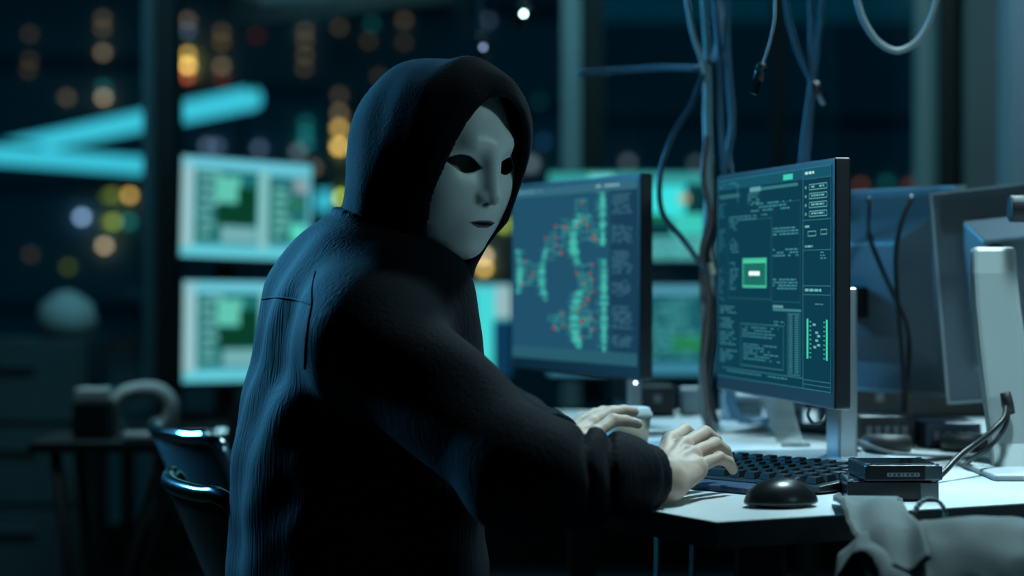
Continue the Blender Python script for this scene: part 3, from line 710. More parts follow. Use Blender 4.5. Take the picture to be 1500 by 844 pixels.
def hand(w_, el, fingers, thumb, nrm_up):
    """fingers: list of chains [mcp, pip, dip, tip]"""
    def fn(X):
        mc = [V(f[0]) for f in fingers]
        d = cone(X, el, w_, .030, .0225)
        palm = None
        up = V(nrm_up)
        for i, f in enumerate(fingers):
            q = V(w_).lerp(V(f[0]), .12)+(V(f[0])-sum((V(g[0]) for g in fingers), V())/4)*.45-up*.006
            c_ = cone(X, q, V(f[0])-up*.005, .0135, .0108)
            palm = c_ if palm is None else smin(palm, c_, .012)
        q = V(w_).lerp(mc[0], .5)-up*.012
        palm = smin(palm, cone(X, V(w_).lerp(mc[1], .3)-up*.008, V(thumb[1]), .016, .011), .014)
        d = smin(d, palm, .016)
        for i, f in enumerate(fingers):
            s_ = (.0082, .0085, .0081, .0073)[i]
            # knuckle and tendon
            d = smin(d, ell(X, V(f[0])+up*.0005, (.0095, .0095, .0085)), .006)
            d = smin(d, cone(X, V(w_).lerp(V(f[0]), .35)+up*.0065, V(f[0])+up*.0055, .0024, .0036), .005)
            g = cone(X, f[0], f[1], s_+.0006, s_)
            g = smin(g, cone(X, f[1], f[2], s_+.0003, s_-.0012), .003); g = smin(g, cone(X, f[2], f[3], s_-.0010, s_-.0020), .003)
            d = smin(d, g, .0015)
        g = cone(X, thumb[0], thumb[1], .014, .0108); g = smin(g, cone(X, thumb[1], thumb[2], .0105, .0085), .004); g = smin(g, cone(X, thumb[2], thumb[3], .009, .0078), .003)
        d = smin(d, g, .007)
        return d+.0006*wob(X, 260, 3)
    pts = np.array([list(V(p)) for f in fingers+[thumb] for p in f]+[list(w_), list(V(w_).lerp(V(el), .28))])
    lo, hi = pts.min(0)-.026, pts.max(0)+.026
    return nets(fn, lo, hi, .0015)
RF = [[P(982, 645, 2.455), P(1003, 631, 2.50), P(1018, 642, 2.525), P(1024, 661, 2.53)],        # index (far side)
      [P(1002, 652, 2.430), P(1033, 635, 2.475), P(1048, 645, 2.50), P(1055, 664, 2.51)],
      [P(1014, 666, 2.405), P(1047, 651, 2.445), P(1062, 660, 2.465), P(1068, 677, 2.47)],
      [P(1022, 684, 2.385), P(1053, 671, 2.415), P(1067, 677, 2.43), P(1074, 689, 2.437)]]
RT = [(.168, 2.395, .784), (.178, 2.440, .786), (.196, 2.470, .782), (.210, 2.486, .778)]
LF = [[P(872, 634, 2.665), P(898, 616, 2.69), P(917, 617, 2.705), P(934, 621, 2.71)],
      [P(866, 619, 2.70), P(893, 606, 2.73), P(913, 602, 2.745), P(929, 603, 2.75)],
      [P(860, 613, 2.73), P(884, 604, 2.765), P(900, 607, 2.78), P(908, 615, 2.785)],
      [P(853, 613, 2.75), P(872, 607, 2.785), P(884, 611, 2.80), P(890, 619, 2.80)]]
LT = [P(845, 652, 2.63), P(868, 660, 2.62), P(890, 656, 2.625), P(906, 654, 2.63)]
for (w_, e_, f_, t_, u_) in ((wR, eR, RF, RT, (-.15, -.25, .95)), (wL, eL, LF, LT, (-.2, -.1, .97))):
    v_, ff = hand(w_, e_, f_, t_, u_); allv.append(v_); allf.append(ff+off); off += len(v_)
BV = np.concatenate(allv); BF = np.concatenate(allf)
body = link('body', BV.tolist(), BF.tolist(), M_skin, person, world=True, smooth=True)
s_ = body.modifiers.new('relax', 'SMOOTH'); s_.factor = .5; s_.iterations = 2
# nails
M_nail = mat('nail', (.62, .48, .42), .3)
def nail(ch, up):
    a, b = V(ch[2]), V(ch[3]); d = (b-a).normalized(); u = (V(up)-d*V(up).dot(d)).normalized(); s = d.cross(u)
    c = a.lerp(b, .72)+u*.0062
    m = MB(); m.grid(lambda p, q: c+d*(p-.5)*.011+s*(q-.5)*.0095-u*(2.0*((q-.5)**2)*.0045+.001*(p > .9)), 4, 6)
    o = m.link('fingernail', M_nail, body, world=True, smooth=True); solid(o, .0005)
for ch in RF: nail(ch, (0, 0, 1))
for ch in LF+[LT]: nail(ch, (0, -.3, 1))

# ---- jacket
def jacket_fn(X):
    def sell(Y, c, r, p=2.7):
        k = (sum(np.abs((Y[i]-c[i])/r[i])**p for i in range(3)))**(1/p); return (k-1)*min(r)
    ca, sa = math.cos(math.radians(20)), math.sin(math.radians(20))
    T = [(X[0]+.172)*ca+(X[1]-2.55)*sa, -(X[0]+.172)*sa+(X[1]-2.55)*ca, X[2]]
    d = sell(T, (.0, 0, .86), (.112, .160, .20))
    d = smin(d, ell(T, (.0, 0, .965), (.105, .15, .09)), .05)
    d = smin(d, sell(T, (-.024, 0, .68), (.135, .170, .24)), .06)
    d = smin(d, cone(X, (-.165, 2.545, .60), (-.150, 2.545, .50), .135, .145), .06)
    d = smin(d, cone(X, (-.160, 2.38, .935), (-.200, 2.70, .935), .068, .068), .05)
    d = smin(d, cone(X, (-.155, 2.53, 1.00), (-.160, 2.43, .955), .052, .058), .04)
    d = smin(d, cone(X, (-.155, 2.54, 1.03), (-.18, 2.66, .965), .055, .060), .04)
    # front edge of the jacket hanging straight
    d = smin(d, rbox(X, (-.138, 2.53, .64), (.095, .13, .16), .05), .03)
    d = smin(d, ell(X, (-.095, 2.52, .86), (.05, .12, .12)), .04)
    d = d+.004*wob(X, 38, 1)+.002*wob(X, 95, 2)
    # long vertical drape folds on the back
    d = d+.003*np.sin(X[1]*70+3*np.sin(X[2]*7))*np.clip((-.16-X[0])/.1, 0, 1)
    for s_, e, w_, r0, r1, r2, sd in ((sR, eR, wR, .070, .058, .042, 5), (sL, eL, wL, .066, .050, .036, 9)):
        d = smin(d, cone(X, s_, e, r0, r1)+.005*wob(X, 60, sd), .04)
        w2 = V(e).lerp(V(w_), .80)
        t1 = cone_t(X, e, w_)
        ph = t1*11+2.6*wob(X, 30, sd+1, 3)*1.6
        fold = (.013*(1-np.abs(np.sin(ph)))**2-.004)*np.clip(t1*3+.3, 0, 1)
        sl = cone(X, e, w2, r1, r2)+fold+.003*wob(X, 90, sd+2)
        sl = smax(sl, cone_t(X, e, w_)*0+(t1-.79)*.24, .006)
        d = smin(d, sl, .03)
        cf = cone(X, V(e).lerp(V(w_), .6), V(e).lerp(V(w_), .93), .038, .0365)+.0015*wob(X, 130, sd+3)
        cf = smax(cf, (t1-.915)*.24, .003)
        d = np.minimum(d, cf)
        # hollow cuff
        d = smax(d, -np.maximum(cone(X, V(e).lerp(V(w_), .84), V(e).lerp(V(w_), 1.15), .0285, .0285), (.865-t1)*.24), .002)
    # diagonal creases at the elbow of the near arm
    # standing collar
    q = [X[0]+.136, X[1]-2.54, X[2]-1.032]; q2 = q[2]-(-.30)*q[0]
    rad = np.sqrt(q[0]**2+q[1]**2)
    col = np.sqrt(np.maximum(np.abs(rad-.069-.2*np.abs(q2))-.0015, 0)**2+np.maximum(np.abs(q2)-.024, 0)**2)-.0035
    d = smin(d, col, .006)
    return d
jacket = sdf_part('jacket', jacket_fn, (-.40, 2.05, .46), (.20, 2.98, 1.12), .0045, M_navy, person)
jacket['label'] = 'dark navy woven jacket'
# ---- hood
def hood_fn(X):
    H = to_head(X)
    d = ell(H, (.0, -.004, .010), (.088, .104, .108))
    d = smin(d, ell(H, (0, -.040, .030), (.070, .068, .070)), .03)
    d = smin(d, cone(X, (-.112, 2.535, 1.10), (-.140, 2.545, 1.0), .078, .085), .05)
    # front of the hood falling from the cheeks to a point under the chin
    a = HM @ V((0, .040, -.06))
    d = smin(d, cone(X, a, (-.076, 2.505, 1.012), .060, .024), .03)
    # the part around the face, reaching past the forehead
    d = smin(d, ell(H, (0, .040, .042), (.076, .070, .080)), .03)
    d = smin(d, cone(H, (0, .075, .098), (0, .03, .105), .014, .02), .02)
    d = d+.0030*wob(X, 45, 12)+.0015*wob(X, 120, 13)
    # drape folds at the nape
    d = d+.004*np.sin((X[2]+.5*X[0])*95)*np.clip((1.10-X[2])/.06, 0, 1)*np.clip((-.13-X[0])/.04, 0, 1)
    # opening
    z = H[2]+.004; hx = H[0]-.009
    e = np.where(z > 0, np.sqrt((hx/.058)**2+(z/.103)**2), (np.abs(hx/.058)**2.6+np.abs(z/.108)**2.6)**(1/2.6))-1
    op = e*.065
    d = d+.003*np.exp(-((op-.030)/.004)**2)*np.clip(H[1]*40, 0, 1)
    shell = np.maximum(d, -(d+.006))
    op = np.maximum(op, -H[1]+.015)
    shell = smax(shell, -op, .004)
    # rolled hem
    hem = np.sqrt(np.maximum(np.abs(op-.006)-.005, 0)**2+np.maximum(np.abs(d+.002), 0)**2)-.0045
    hem = np.maximum(hem, -H[1]+.02)
    return smin(shell, hem, .004)
hood = sdf_part('hood', hood_fn, (-.26, 2.36, .96), (.06, 2.68, 1.275), .0030, M_hood, person, sm=1)
hood['label'] = 'black jersey hood pulled over the head'

# trousers and shoes
def trouser_fn(X):
    d = ell(X, (-.145, 2.55, .56), (.125, .165, .10))
    for h_, k_, a_ in ((hipR, kneeR, anR), (hipL, kneeL, anL)):
        d = smin(d, cone(X, h_, k_, .088, .066), .03); d = smin(d, cone(X, k_, V(a_)+V((0, 0, .02)), .066, .052), .02)
    return d+.003*wob(X, 60, 31)
sdf_part('trousers', trouser_fn, (-.30, 2.34, .08), (.34, 2.90, .70), .009, M_trouser, person)
for a_ in (anR, anL):
    def shoe_fn(X, a=a_):
        d = smin(cone(X, (a.x-.03, a.y, .045), (a.x+.15, a.y, .035), .045, .035), cone(X, (a.x, a.y, .05), (a.x, a.y, .11), .042, .045), .03)
        return smax(d, .0-X[2]+.001, .004)
    sdf_part('shoe', shoe_fn, (a_.x-.09, a_.y-.06, -.01), (a_.x+.21, a_.y+.06, .17), .006, M_black, person)

# seams laid on the jacket surface
bpy.context.view_layer.update()
jm = jacket.data; jw = wm(jacket)
bvh = BVHTree.FromPolygons([jw @ v.co for v in jm.vertices], [tuple(p.vertices) for p in jm.polygons])
def on_jacket(px, py):
    o_ = V((0, 0, CAMZ)); d_ = (P(px, py, 1)-o_).normalized(); h_ = bvh.ray_cast(o_, d_)
    return (h_[0]-d_*.0002) if h_[0] else None
for pts in ([(384, 438), (400, 436), (420, 437), (440, 441), (456, 447)], [(462, 398), (457, 420), (456, 447), (452, 470), (448, 500), (446, 540)]):
    fine = catmull([(a, b, 0) for a, b in pts], 8); q = [on_jacket(p.x, p.y) for p in fine]; q = [p for p in q if p]
    if len(q) > 2:
        o = MB().tube(q, .0014, 6).link('seam', M_navy, jacket, world=True, smooth=True)

# ------------------------------------------------------------------ the chair of the person
M_shell = mat('gloss_black_shell', (.006, .007, .008), .12, coat=.2, bump=('noise', 30, .15))
def chair(label, N, Fp, ztop, group=None, metal=None, shell=None, seat_r=.2):
    """N near top corner, Fp far top corner of the back rail; the chair faces to the right of N->F"""
    N, Fp = V((*N, 0)), V((*Fp, 0)); y = (Fp-N).normalized(); x = V((y.y, -y.x, 0)); W = (Fp-N).length; c = (N+Fp)/2
    o = thing('metal_chair', label, 'chair', (c.x, c.y, 0)+x*.0 if False else V((c.x, c.y, 0))+x*.22, math.atan2(x.y, x.x), group)
    metal = metal or M_chrome; shell = shell or M_shell
    zs = .44; h = ztop-zs
    def back(u, v, dep=0):      # u across -1..1, v 0 seat .. 1 top
        bow = .035*(1-u*u)
        return V((-.22-bow+.02+(1-v)*h*.42+dep, u*W/2*(.93+.07*v), zs+h*v))
    m = MB(); m.grid(lambda a, b: back((a-.5)*1.96, b), 18, 12)
    b_ = m.link('backrest', shell, o, smooth=True); solid(b_, .006)
    fr = [back(-1, v) for v in (0, .25, .5, .75, .9)]+[back(-.97, .975), back(-.88, 1.0)]+[back(u, 1.0) for u in (-.6, -.3, 0, .3, .6, .88)]+[back(.97, .975)]+[back(1, v) for v in (.9, .75, .5, .25, 0)]
    MB().tube(catmull(fr, 4), .011, 12).link('back_frame', metal, o, smooth=True)
    hole = None
    def seat(u, v): 
        a = 2*math.pi*u; r = v
        return V((.0+.2*r*max(-1, min(1, 1.15*math.cos(a))), (W/2+.015)*r*max(-1, min(1, 1.15*math.sin(a))), zs-.012*(1-r*r)))
    m = MB(); m.grid(seat, 32, 6); s2 = m.link('seat', shell, o, smooth=True); solid(s2, .012)
    ring = [seat(k/32, 1)+V((0, 0, -.006)) for k in range(32)]
    MB().tube(ring, .009, 8, closed=True).link('seat_frame', metal, o, smooth=True)
    for sx in (-1, 1):
        for sy in (-1, 1): MB().tube([(sx*.17, sy*W*.42, zs-.02), (sx*.22, sy*(W*.42+.03), .0)], .011, 10).link('leg', metal, o, smooth=True)
    return o
M_dchrome = mat('dark_chrome', (.12, .14, .17), .16, 1)
chair('glossy black chair with a dark metal frame, behind the person\'s back', (-.352, 2.53), (-.470, 2.86), .735, 'metal chairs', metal=M_dchrome)
M_gshell = mat('grey_shell', (.10, .12, .13), .4)
chair('chrome framed grey chair further back, peeking out left of the jacket', (-.475, 3.32), (-.62, 3.60), .745, 'metal chairs', metal=M_chrome, shell=M_gshell)

# ------------------------------------------------------------------ bag by the desk edge
M_canvas = mat('grey_canvas', (.16, .19, .19), .85, var=(9, .25), bump=('noise', 400, .3))
M_canvas_d = mat('dark_lining', (.008, .010, .011), .9)
bag = thing('canvas_bag', 'crumpled grey canvas bag leaning on the desk front at bottom right', 'bag', (.47, 2.08, .46))
def bag_fn(X):
    d = rbox(X, (.480, 2.085, .60), (.165, .07, .135), .045)
    d = smin(d, ell(X, (.45, 2.10, .715), (.10, .055, .045)), .04)
    d = smin(d, ell(X, (.58, 2.11, .715), (.09, .05, .045)), .04)
    d = smin(d, ell(X, (.50, 2.04, .65), (.10, .06, .05)), .05)
    d = d+.010*wob(X, 38, 41)
    d = d+.006*np.abs(wob([X[0]*1.6+X[2]*.8, X[1], X[2]*.6], 62, 44, 4))-.002+.003*wob(X, 110, 42)
    o = ell(X, (.326, 2.03, .70), (.022, .055, .085))
    d = smax(d, -o, .005)
    return d
def bag_m(c): return (ell([c[:, 0], c[:, 1], c[:, 2]], (.326, 2.03, .70), (.0235, .058, .088)) < 0)
sdf_part('bag_body', bag_fn, (.28, 1.97, .44), (.70, 2.22, .80), .0045, [M_canvas, M_canvas_d], bag, fmf=bag_m)
# flap resting on the desk and falling over its edge
fl_top = [(.362, 2.375, ZD+.004), (.43, 2.36, ZD+.006)]
def flap(u, v):
    A_ = catmull([(.352, 2.34, ZD+.004), (.345, 2.27, ZD+.012), (.340, 2.20, .757), (.340, 2.12, .742), (.343, 2.04, .712)], 6)
    B_ = catmull([(.425, 2.32, ZD+.004), (.408, 2.26, ZD+.013), (.402, 2.18, .764), (.400, 2.09, .757), (.398, 2.02, .730)], 6)
    i = u*(len(A_)-1); k = min(int(i), len(A_)-2); f_ = i-k
    a = A_[k].lerp(A_[k+1], f_); b = B_[k].lerp(B_[k+1], f_)
    p = a.lerp(b, v); p.z += .004*math.sin(v*9+u*5)*(.3+u)+.003*math.sin(u*17) if u > .3 else 0
    if v < .1: p.z += .0018*math.sin(u*60)
    return p
o = MB().grid(flap, 44, 20).link('flap', M_canvas, bag, world=True, smooth=True); solid(o, .004, 1)
o = MB().tube([flap(k/40, .06)+V((0, -.001, .0045)) for k in range(41)], .0016, 6).link('flap_seam', M_canvas, bag, world=True, smooth=True)
ring = []
for k in range(13):
    a = math.pi*(k/12); ring.append(P(1362, 760, 2.19)+V((.017*math.cos(a), .010*math.cos(a), .019*math.sin(a))))
m = MB(); m.tube(ring, .0022, 8)
bag_loop = MB()
for i in range(12):
    a, b = ring[i], ring[i+1]
    bag_loop.add([a+V((0, -.006, 0)), b+V((0, -.006, 0)), b+V((0, .006, 0)), a+V((0, .006, 0))], [(0, 1, 2, 3)])
o = bag_loop.link('carry_loop', M_canvas, bag, world=True, smooth=True); solid(o, .003)
st_ = thing('stool', 'black stool under the canvas bag', 'stool', (.48, 2.06, 0))
MB().box((0, 0, .445), (.34, .22, .03)).link('seat', M_black, st_, bevel=.005)
for sx in (-1, 1):
    for sy in (-1, 1): MB().box((sx*.14, sy*.085, .215), (.025, .025, .43)).link('leg', M_black, st_)

# ------------------------------------------------------------------ cables
def cable(name, label, pts, r, m, cat='cable', group=None, n=8, tail=None):
    o = MB().tube(catmull(pts, n), r, 8).link(name, m, smooth=True); return tag(o, label, cat, group)
M_cw = mat('pale_cable', (.45, .52, .54), .5); M_cb = mat('blue_cable', (.06, .16, .24), .5); M_ck = mat('black_cable', (.01, .012, .013), .4); M_ct = mat('teal_cable', (.20, .38, .38), .5)
def up_to_ceiling(px, py, D): p = P(px, py, D); return V((p.x, p.y, 3.0))
G = 'hanging cable bundle'
D = 3.35
bund = [
 ('outermost left pale cable of the hanging bundle', [(1005, -5), (1018, 60), (1030, 95), (1033, 180), (1036, 260), (1033, 330), (1028, 400), (1030, 470)], .0040, M_cw),
 ('thick teal cable in the middle of the hanging bundle', [(1030, -5), (1034, 50), (1036, 95), (1038, 180), (1040, 300), (1038, 420)], .0052, M_ct),
 ('pale cable bulging right at the top of the hanging bundle', [(1052, -5), (1056, 30), (1048, 75), (1038, 100), (1035, 200), (1036, 300), (1042, 400)], .0042, M_cw),
 ('blue cable running down the right of the hanging bundle', [(1066, -5), (1064, 60), (1068, 120), (1072, 190), (1066, 230), (1075, 270)], .0055, M_cb),
 ('second blue cable close beside the bundle, behind the code monitor', [(1046, -5), (1052, 60), (1054, 150), (1060, 240), (1064, 300)], .0050, M_cb)]
for lb, pts, r, m in bund:
    q = [up_to_ceiling(pts[0][0], 0, D)]+[P(a, b, D+.02*math.sin(i+len(lb))) for i, (a, b) in enumerate(pts)]
    q.append(V((q[-1].x+.02, q[-1].y+.05, ZD+.004))); q.append(V((q[-1].x+.08, q[-1].y+.05, ZD+.004)))
    if pts[-1][1] < 350: q = q[:-2]+[q[-3]+V((.03, .1, -.12))]+[V((q[-3].x+.05, q[-3].y+.25, ZD+.005)), V((q[-3].x+.12, q[-3].y+.3, ZD+.005))]
    cable('hanging_cable', lb, q, r, m, group=G)
tag(MB().tube(catmull([P(1032, 92, D-.012), P(1037, 90, D-.02), P(1042, 93, D-.012), P(1037, 97, D+.02), P(1032, 92, D-.012)], 5), .0022, 8).link('cable_tie', M_ck, smooth=True), 'black tie holding the hanging cable bundle together', 'cable tie')
cable('hanging_cable', 'blue cable stretched level from the middle column to the bundle', [V((xs(846, 3.5), 3.5, P(0, 108, 3.5).z)), P(900, 104, 3.48), P(960, 100, 3.44), P(1025, 100, 3.38)], .0052, M_cb)
cable('hanging_cable', 'thin dark cable curving in front of the cyan far screen', [P(1030, 110, 3.3), P(1015, 150, 3.28), P(985, 200, 3.25), P(967, 260, 3.24), P(970, 310, 3.24), P(1000, 350, 3.25), P(1025, 385, 3.28), P(1034, 400, 3.30)], .0042, mat('deep_blue_cable', (.02, .06, .10), .5))
cable('hanging_cable', 'reddish dark wires twisting below the bundle beside the code monitor', [P(1036, 200, 3.3), P(1030, 260, 3.28), P(1040, 320, 3.28), P(1028, 370, 3.3), P(1036, 440, 3.3), P(1030, 520, 3.3), V((.31, 3.35, ZD+.005))], .0045, mat('brown_cable', (.12, .085, .08), .5))
cable('hanging_cable', 'black cable snaking down beside the left edge of the code monitor', [P(1042, 230, 3.34), P(1046, 320, 3.34), P(1034, 390, 3.32), P(1044, 460, 3.34), P(1038, 560, 3.36), V((.33, 3.42, ZD+.005))], .005, M_ck)
t = thing('cable_connector', 'bright round connector tip where the thin cable meets the bundle', 'connector', P(1043, 395, 3.25))
MB().cyl(P(1040, 385, 3.25), P(1044, 402, 3.25), .005).link('plug', mat('cream_plug', (.8, .75, .6), .3), t, world=True); MB().cyl(P(1037, 374, 3.25), P(1040, 385, 3.25), .0035).link('sleeve', M_ck, t, world=True)
# usb cable with plug
def plug(label, pts, D, r, m, a, b, wd, glint_emit=None):
    t = thing('cable_plug', label, 'plug', up_to_ceiling(pts[0][0], 0, D))
    MB().tube(catmull([up_to_ceiling(pts[0][0]+8, 0, D)]+[P(x, y, D) for x, y in pts], 8), r, 8).link('cable', m, t, world=True, smooth=True)
    A_, B_ = P(*a, D), P(*b, D); d_ = B_-A_
    MB().tube([A_, A_+d_*.1, A_+d_*.55], [wd*.5, wd*.85, wd*.85], 12).link('grip', M_plastic, t, world=True, smooth=True)
    MB().tube([A_+d_*.5, A_+d_], [wd*.62, wd*.60], 4).link('metal_tip', M_chrome, t, world=True)
    MB().tube([A_+d_*.2, A_+d_*.30], [wd*.97]*2, 12).link('ring', M_chrome, t, world=True)
    if glint_emit: c_ = A_+d_*.5+V((0, -wd, 0)); MB().cyl(c_, c_+V((0, -.003, 0)), .0045, n=12).link('painted_glint', emis(*glint_emit), t, world=True)  # glowing disc stands in for a reflected glint on the plug
plug('hanging pale cable with a metal plug above the code monitor', [(1135, -5), (1134, 30), (1128, 60), (1117, 95)], 2.85, .0019, M_cw, (1117, 92), (1104, 138), .0085)
plug('blue cable ending in a blurred pale plug above the code monitor corner', [(1150, -5), (1158, 40), (1172, 85), (1192, 125)], 3.4, .0045, M_cb, (1190, 122), (1208, 152), .0105)
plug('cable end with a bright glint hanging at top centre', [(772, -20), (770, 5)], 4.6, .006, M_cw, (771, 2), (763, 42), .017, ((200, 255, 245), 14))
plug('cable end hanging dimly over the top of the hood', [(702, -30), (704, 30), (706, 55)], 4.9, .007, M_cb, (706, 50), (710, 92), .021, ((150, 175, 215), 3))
cable('hanging_cable', 'blue cable dropping straight behind the top of the code monitor', [up_to_ceiling(1187, 0, 3.4), P(1187, -5, 3.4), P(1188, 60, 3.4), P(1187, 130, 3.4), P(1180, 180, 3.4), P(1174, 240, 3.4), P(1172, 330, 3.45), V((.52, 3.6, ZD+.006))], .0045, M_cb)
cable('hanging_cable', 'second blue cable slanting left behind the code monitor top', [up_to_ceiling(1206, 0, 3.45), P(1205, -5, 3.45), P(1198, 60, 3.45), P(1190, 130, 3.45), P(1184, 200, 3.45), P(1180, 260, 3.5), P(1176, 340, 3.5), V((.55, 3.7, ZD+.006))], .0045, M_cb)
cable('hanging_cable', 'pale cable hanging in a U-shaped loop at top right', [up_to_ceiling(1250, 0, 3.1), P(1252, -30, 3.1), P(1256, 5, 3.1), P(1270, 40, 3.1), P(1290, 65, 3.1), P(1312, 75, 3.1), P(1335, 67, 3.1), P(1356, 42, 3.1), P(1370, 5, 3.1), P(1374, -30, 3.1), up_to_ceiling(1376, 0, 3.1)], .0045, M_cw)
# cables over the backs of the monitors
cable('monitor_cable', 'dark cable hanging down the back of the left rear-view monitor', [P(1272, 290, 3.33), P(1272, 340, 3.31), P(1290, 390, 3.30), P(1312, 440, 3.30), P(1326, 470, 3.30), P(1330, 600, 3.30), V((.625, 3.32, ZD+.005))], .004, M_ck)
cable('monitor_cable', 'dark cable curling left of the curved stand monitor', [P(1336, 288, 3.27), P(1322, 320, 3.25), P(1313, 360, 3.25), P(1313, 420, 3.25), P(1320, 500, 3.25), V((.60, 3.25, ZD+.005))], .0038, M_ck)
# cable from the curved stand
cable('power_cable', 'thick black cable leaving the hole of the curved white stand', [P(1474, 597, 2.74), P(1471, 612, 2.72), P(1455, 630, 2.70), P(1430, 650, 2.66), P(1402, 672, 2.62), P(1385, 690, 2.60), V((.513, 2.58, ZD+.004))], .0038, M_ck)
cable('power_cable', 'second black cable drooping below the curved stand cable', [P(1478, 600, 2.74), P(1474, 622, 2.73), P(1450, 655, 2.72), P(1425, 672, 2.74), V((.59, 2.78, ZD+.004))], .003, M_ck)
cable('desk_cable', 'grey cable lying on the desk right of the silver stand', [P(1225, 628, 2.95), P(1255, 645, 3.0), P(1300, 662, 2.98), P(1360, 668, 2.95), P(1420, 670, 2.92), V((.66, 3.0, ZD+.003))], .0028, mat('grey_cable', (.12, .14, .15), .5))
cable('desk_cable', 'darker cable curving down behind the hard drives', [P(1226, 634, 2.93), P(1250, 655, 2.92), P(1280, 672, 2.90), V((.52, 2.85, ZD+.003)), V((.6, 2.9, ZD+.003))], .0026, M_ck)
# pale ribbon cables behind the right monitor
t = thing('ribbon_cable', 'pale flat cables hanging under the code monitor left of its stand', 'cable', V((.42, 3.25, ZD)))
for k in range(7):
    MB().tube(catmull([P(1118+k*6, 560, 3.25), P(1124+k*6, 600, 3.24), P(1138+k*5.5, 640, 3.22), V((xs(1150+k*6, 3.12), 3.12, ZD+.004))], 6), .0024, 6).link('strand', M_cw, t, world=True, smooth=True)
# little loop of cable on the silver stand neck
cable('cable_clip', 'small black cable loop hanging in front of the silver stand', [P(1186, 598, 2.78), P(1184, 610, 2.77), P(1192, 620, 2.77), P(1204, 618, 2.77), P(1208, 606, 2.78), P(1206, 598, 2.78)], .0022, M_ck, 'clip')

# ------------------------------------------------------------------ clutter at the back of the desk
def gadget(name, label, cat, px0, px1, D, h, dep, m, parts=(), rz=0, z=ZD, group=None):
    x0, x1 = xs(px0, D), xs(px1, D); t = thing(name, label, cat, ((x0+x1)/2, D, z), rz, group)
    MB().box((0, 0, h/2), (x1-x0, dep, h)).link('case', m, t, bevel=min(.004, h*.2))
    for nm, c, d, mm in parts: MB().box((c[0]*(x1-x0), -dep/2-.001 if c[1] == 'f' else c[1]*dep, c[2]*h), (d[0]*(x1-x0), .003 if c[1] == 'f' else d[1]*dep, d[2]*h)).link(nm, mm, t)
    return t
gadget('router', 'white box with dark front on the desk, left of the pale cables', 'device', 1060, 1112, 3.75, .045, .12, M_white, [('front_panel', (0, 'f', .5), (.9, 0, .5), M_grey)])
gadget('router', 'small white box between the ribbon cables and the silver stand', 'device', 1125, 1172, 3.62, .050, .10, M_white, [('vent', (0, 'f', .4), (.7, 0, .25), M_grey)])
gadget('network_switch', 'flat black network box behind the hard drives', 'device', 1245, 1330, 3.2, .045, .14, M_plastic, [('port', (-.3+.15*k, 'f', .5), (.09, 0, .35), M_grey) for k in range(5)])
gadget('network_switch', 'dark box with small ports behind the power cable', 'device', 1345, 1425, 3.15, .038, .12, mat('dark_blue_plastic', (.02, .035, .06), .4), [('port', (-.3+.2*k, 'f', .5), (.1, 0, .35), M_grey) for k in range(4)])
gadget('equipment_case', 'long flat black case at the back of the desk under the rear-view monitors', 'case', 1236, 1450, 3.84, .062, .14, M_black, [('latch', (-.3+.6*k, 'f', .6), (.05, 0, .25), M_grey) for k in range(2)])
gadget('equipment_case', 'short flat black case at the back of the desk between the two front-facing monitors', 'case', 935, 985, 3.84, .055, .12, M_black, [('latch', (0, 'f', .6), (.2, 0, .25), M_grey)])
gadget('speaker', 'square pale white speaker between the two monitor stands', 'speaker', 996, 1028, 3.84, .05, .05, M_white, [('grille', (0, 'f', .5), (.7, 0, .7), M_white)], z=ZD)
gadget('paper_pad', 'white sheet pad lying on the desk right of the hands', 'paper', 1075, 1180, 2.98, .003, .12, M_white)
t = thing('headphones', 'black headphones lying on the desk below the rear-view monitor', 'headphones', (.55, 3.02, ZD))
MB().lathe([(.012, 0), (.034, .002), (.038, .012), (.034, .024), (.012, .026)], (-.02, 0, 0), 20).link('ear_cup', M_black, t, smooth=True)
MB().lathe([(.012, 0), (.034, .002), (.038, .012), (.034, .024), (.012, .026)], (.10, .03, 0), 20).link('ear_cup', M_black, t, smooth=True)
MB().tube([(-.02+.12*k/12, .06+.03*k/12+.06*math.sin(math.pi*k/12), .012) for k in range(13)], .006, 8).link('headband', M_black, t, smooth=True)
# under the desk
gadget('computer_tower', 'black computer tower standing under the desk by the knees', 'computer', 835, 900, 3.6, .42, .40, mat('tower_black', (.02, .03, .035), .3), [('front_strip', (0, 'f', .6), (.12, 0, .5), M_silver)], z=0)
gadget('computer_tower', 'second dark computer tower under the desk further right', 'computer', 1110, 1190, 3.6, .42, .40, mat('tower_black', (.02, .03, .035), .3), [('front_strip', (0, 'f', .6), (.12, 0, .5), M_grey)], z=0)
for i, (px, lb) in enumerate(((958, 'grey cable hanging under the desk behind its front leg'), (1010, 'pale cable hanging under the desk left of the front leg'), (1130, 'grey cable hanging under the desk right of the front leg'))):
    cable('hanging_cable', lb, [V((xs(px, 3.2), 3.2, ZD-.03)), V((xs(px+6, 3.2), 3.2, .6)), V((xs(px-4, 3.2), 3.22, .35)), V((xs(px+20, 3.2), 3.2, .02)), V((xs(px+60, 3.2), 3.3, .01))], .004, mat('grey_cable_dark', (.05, .06, .065), .5) if i == 1 else mat('grey_cable', (.12, .14, .15), .5))

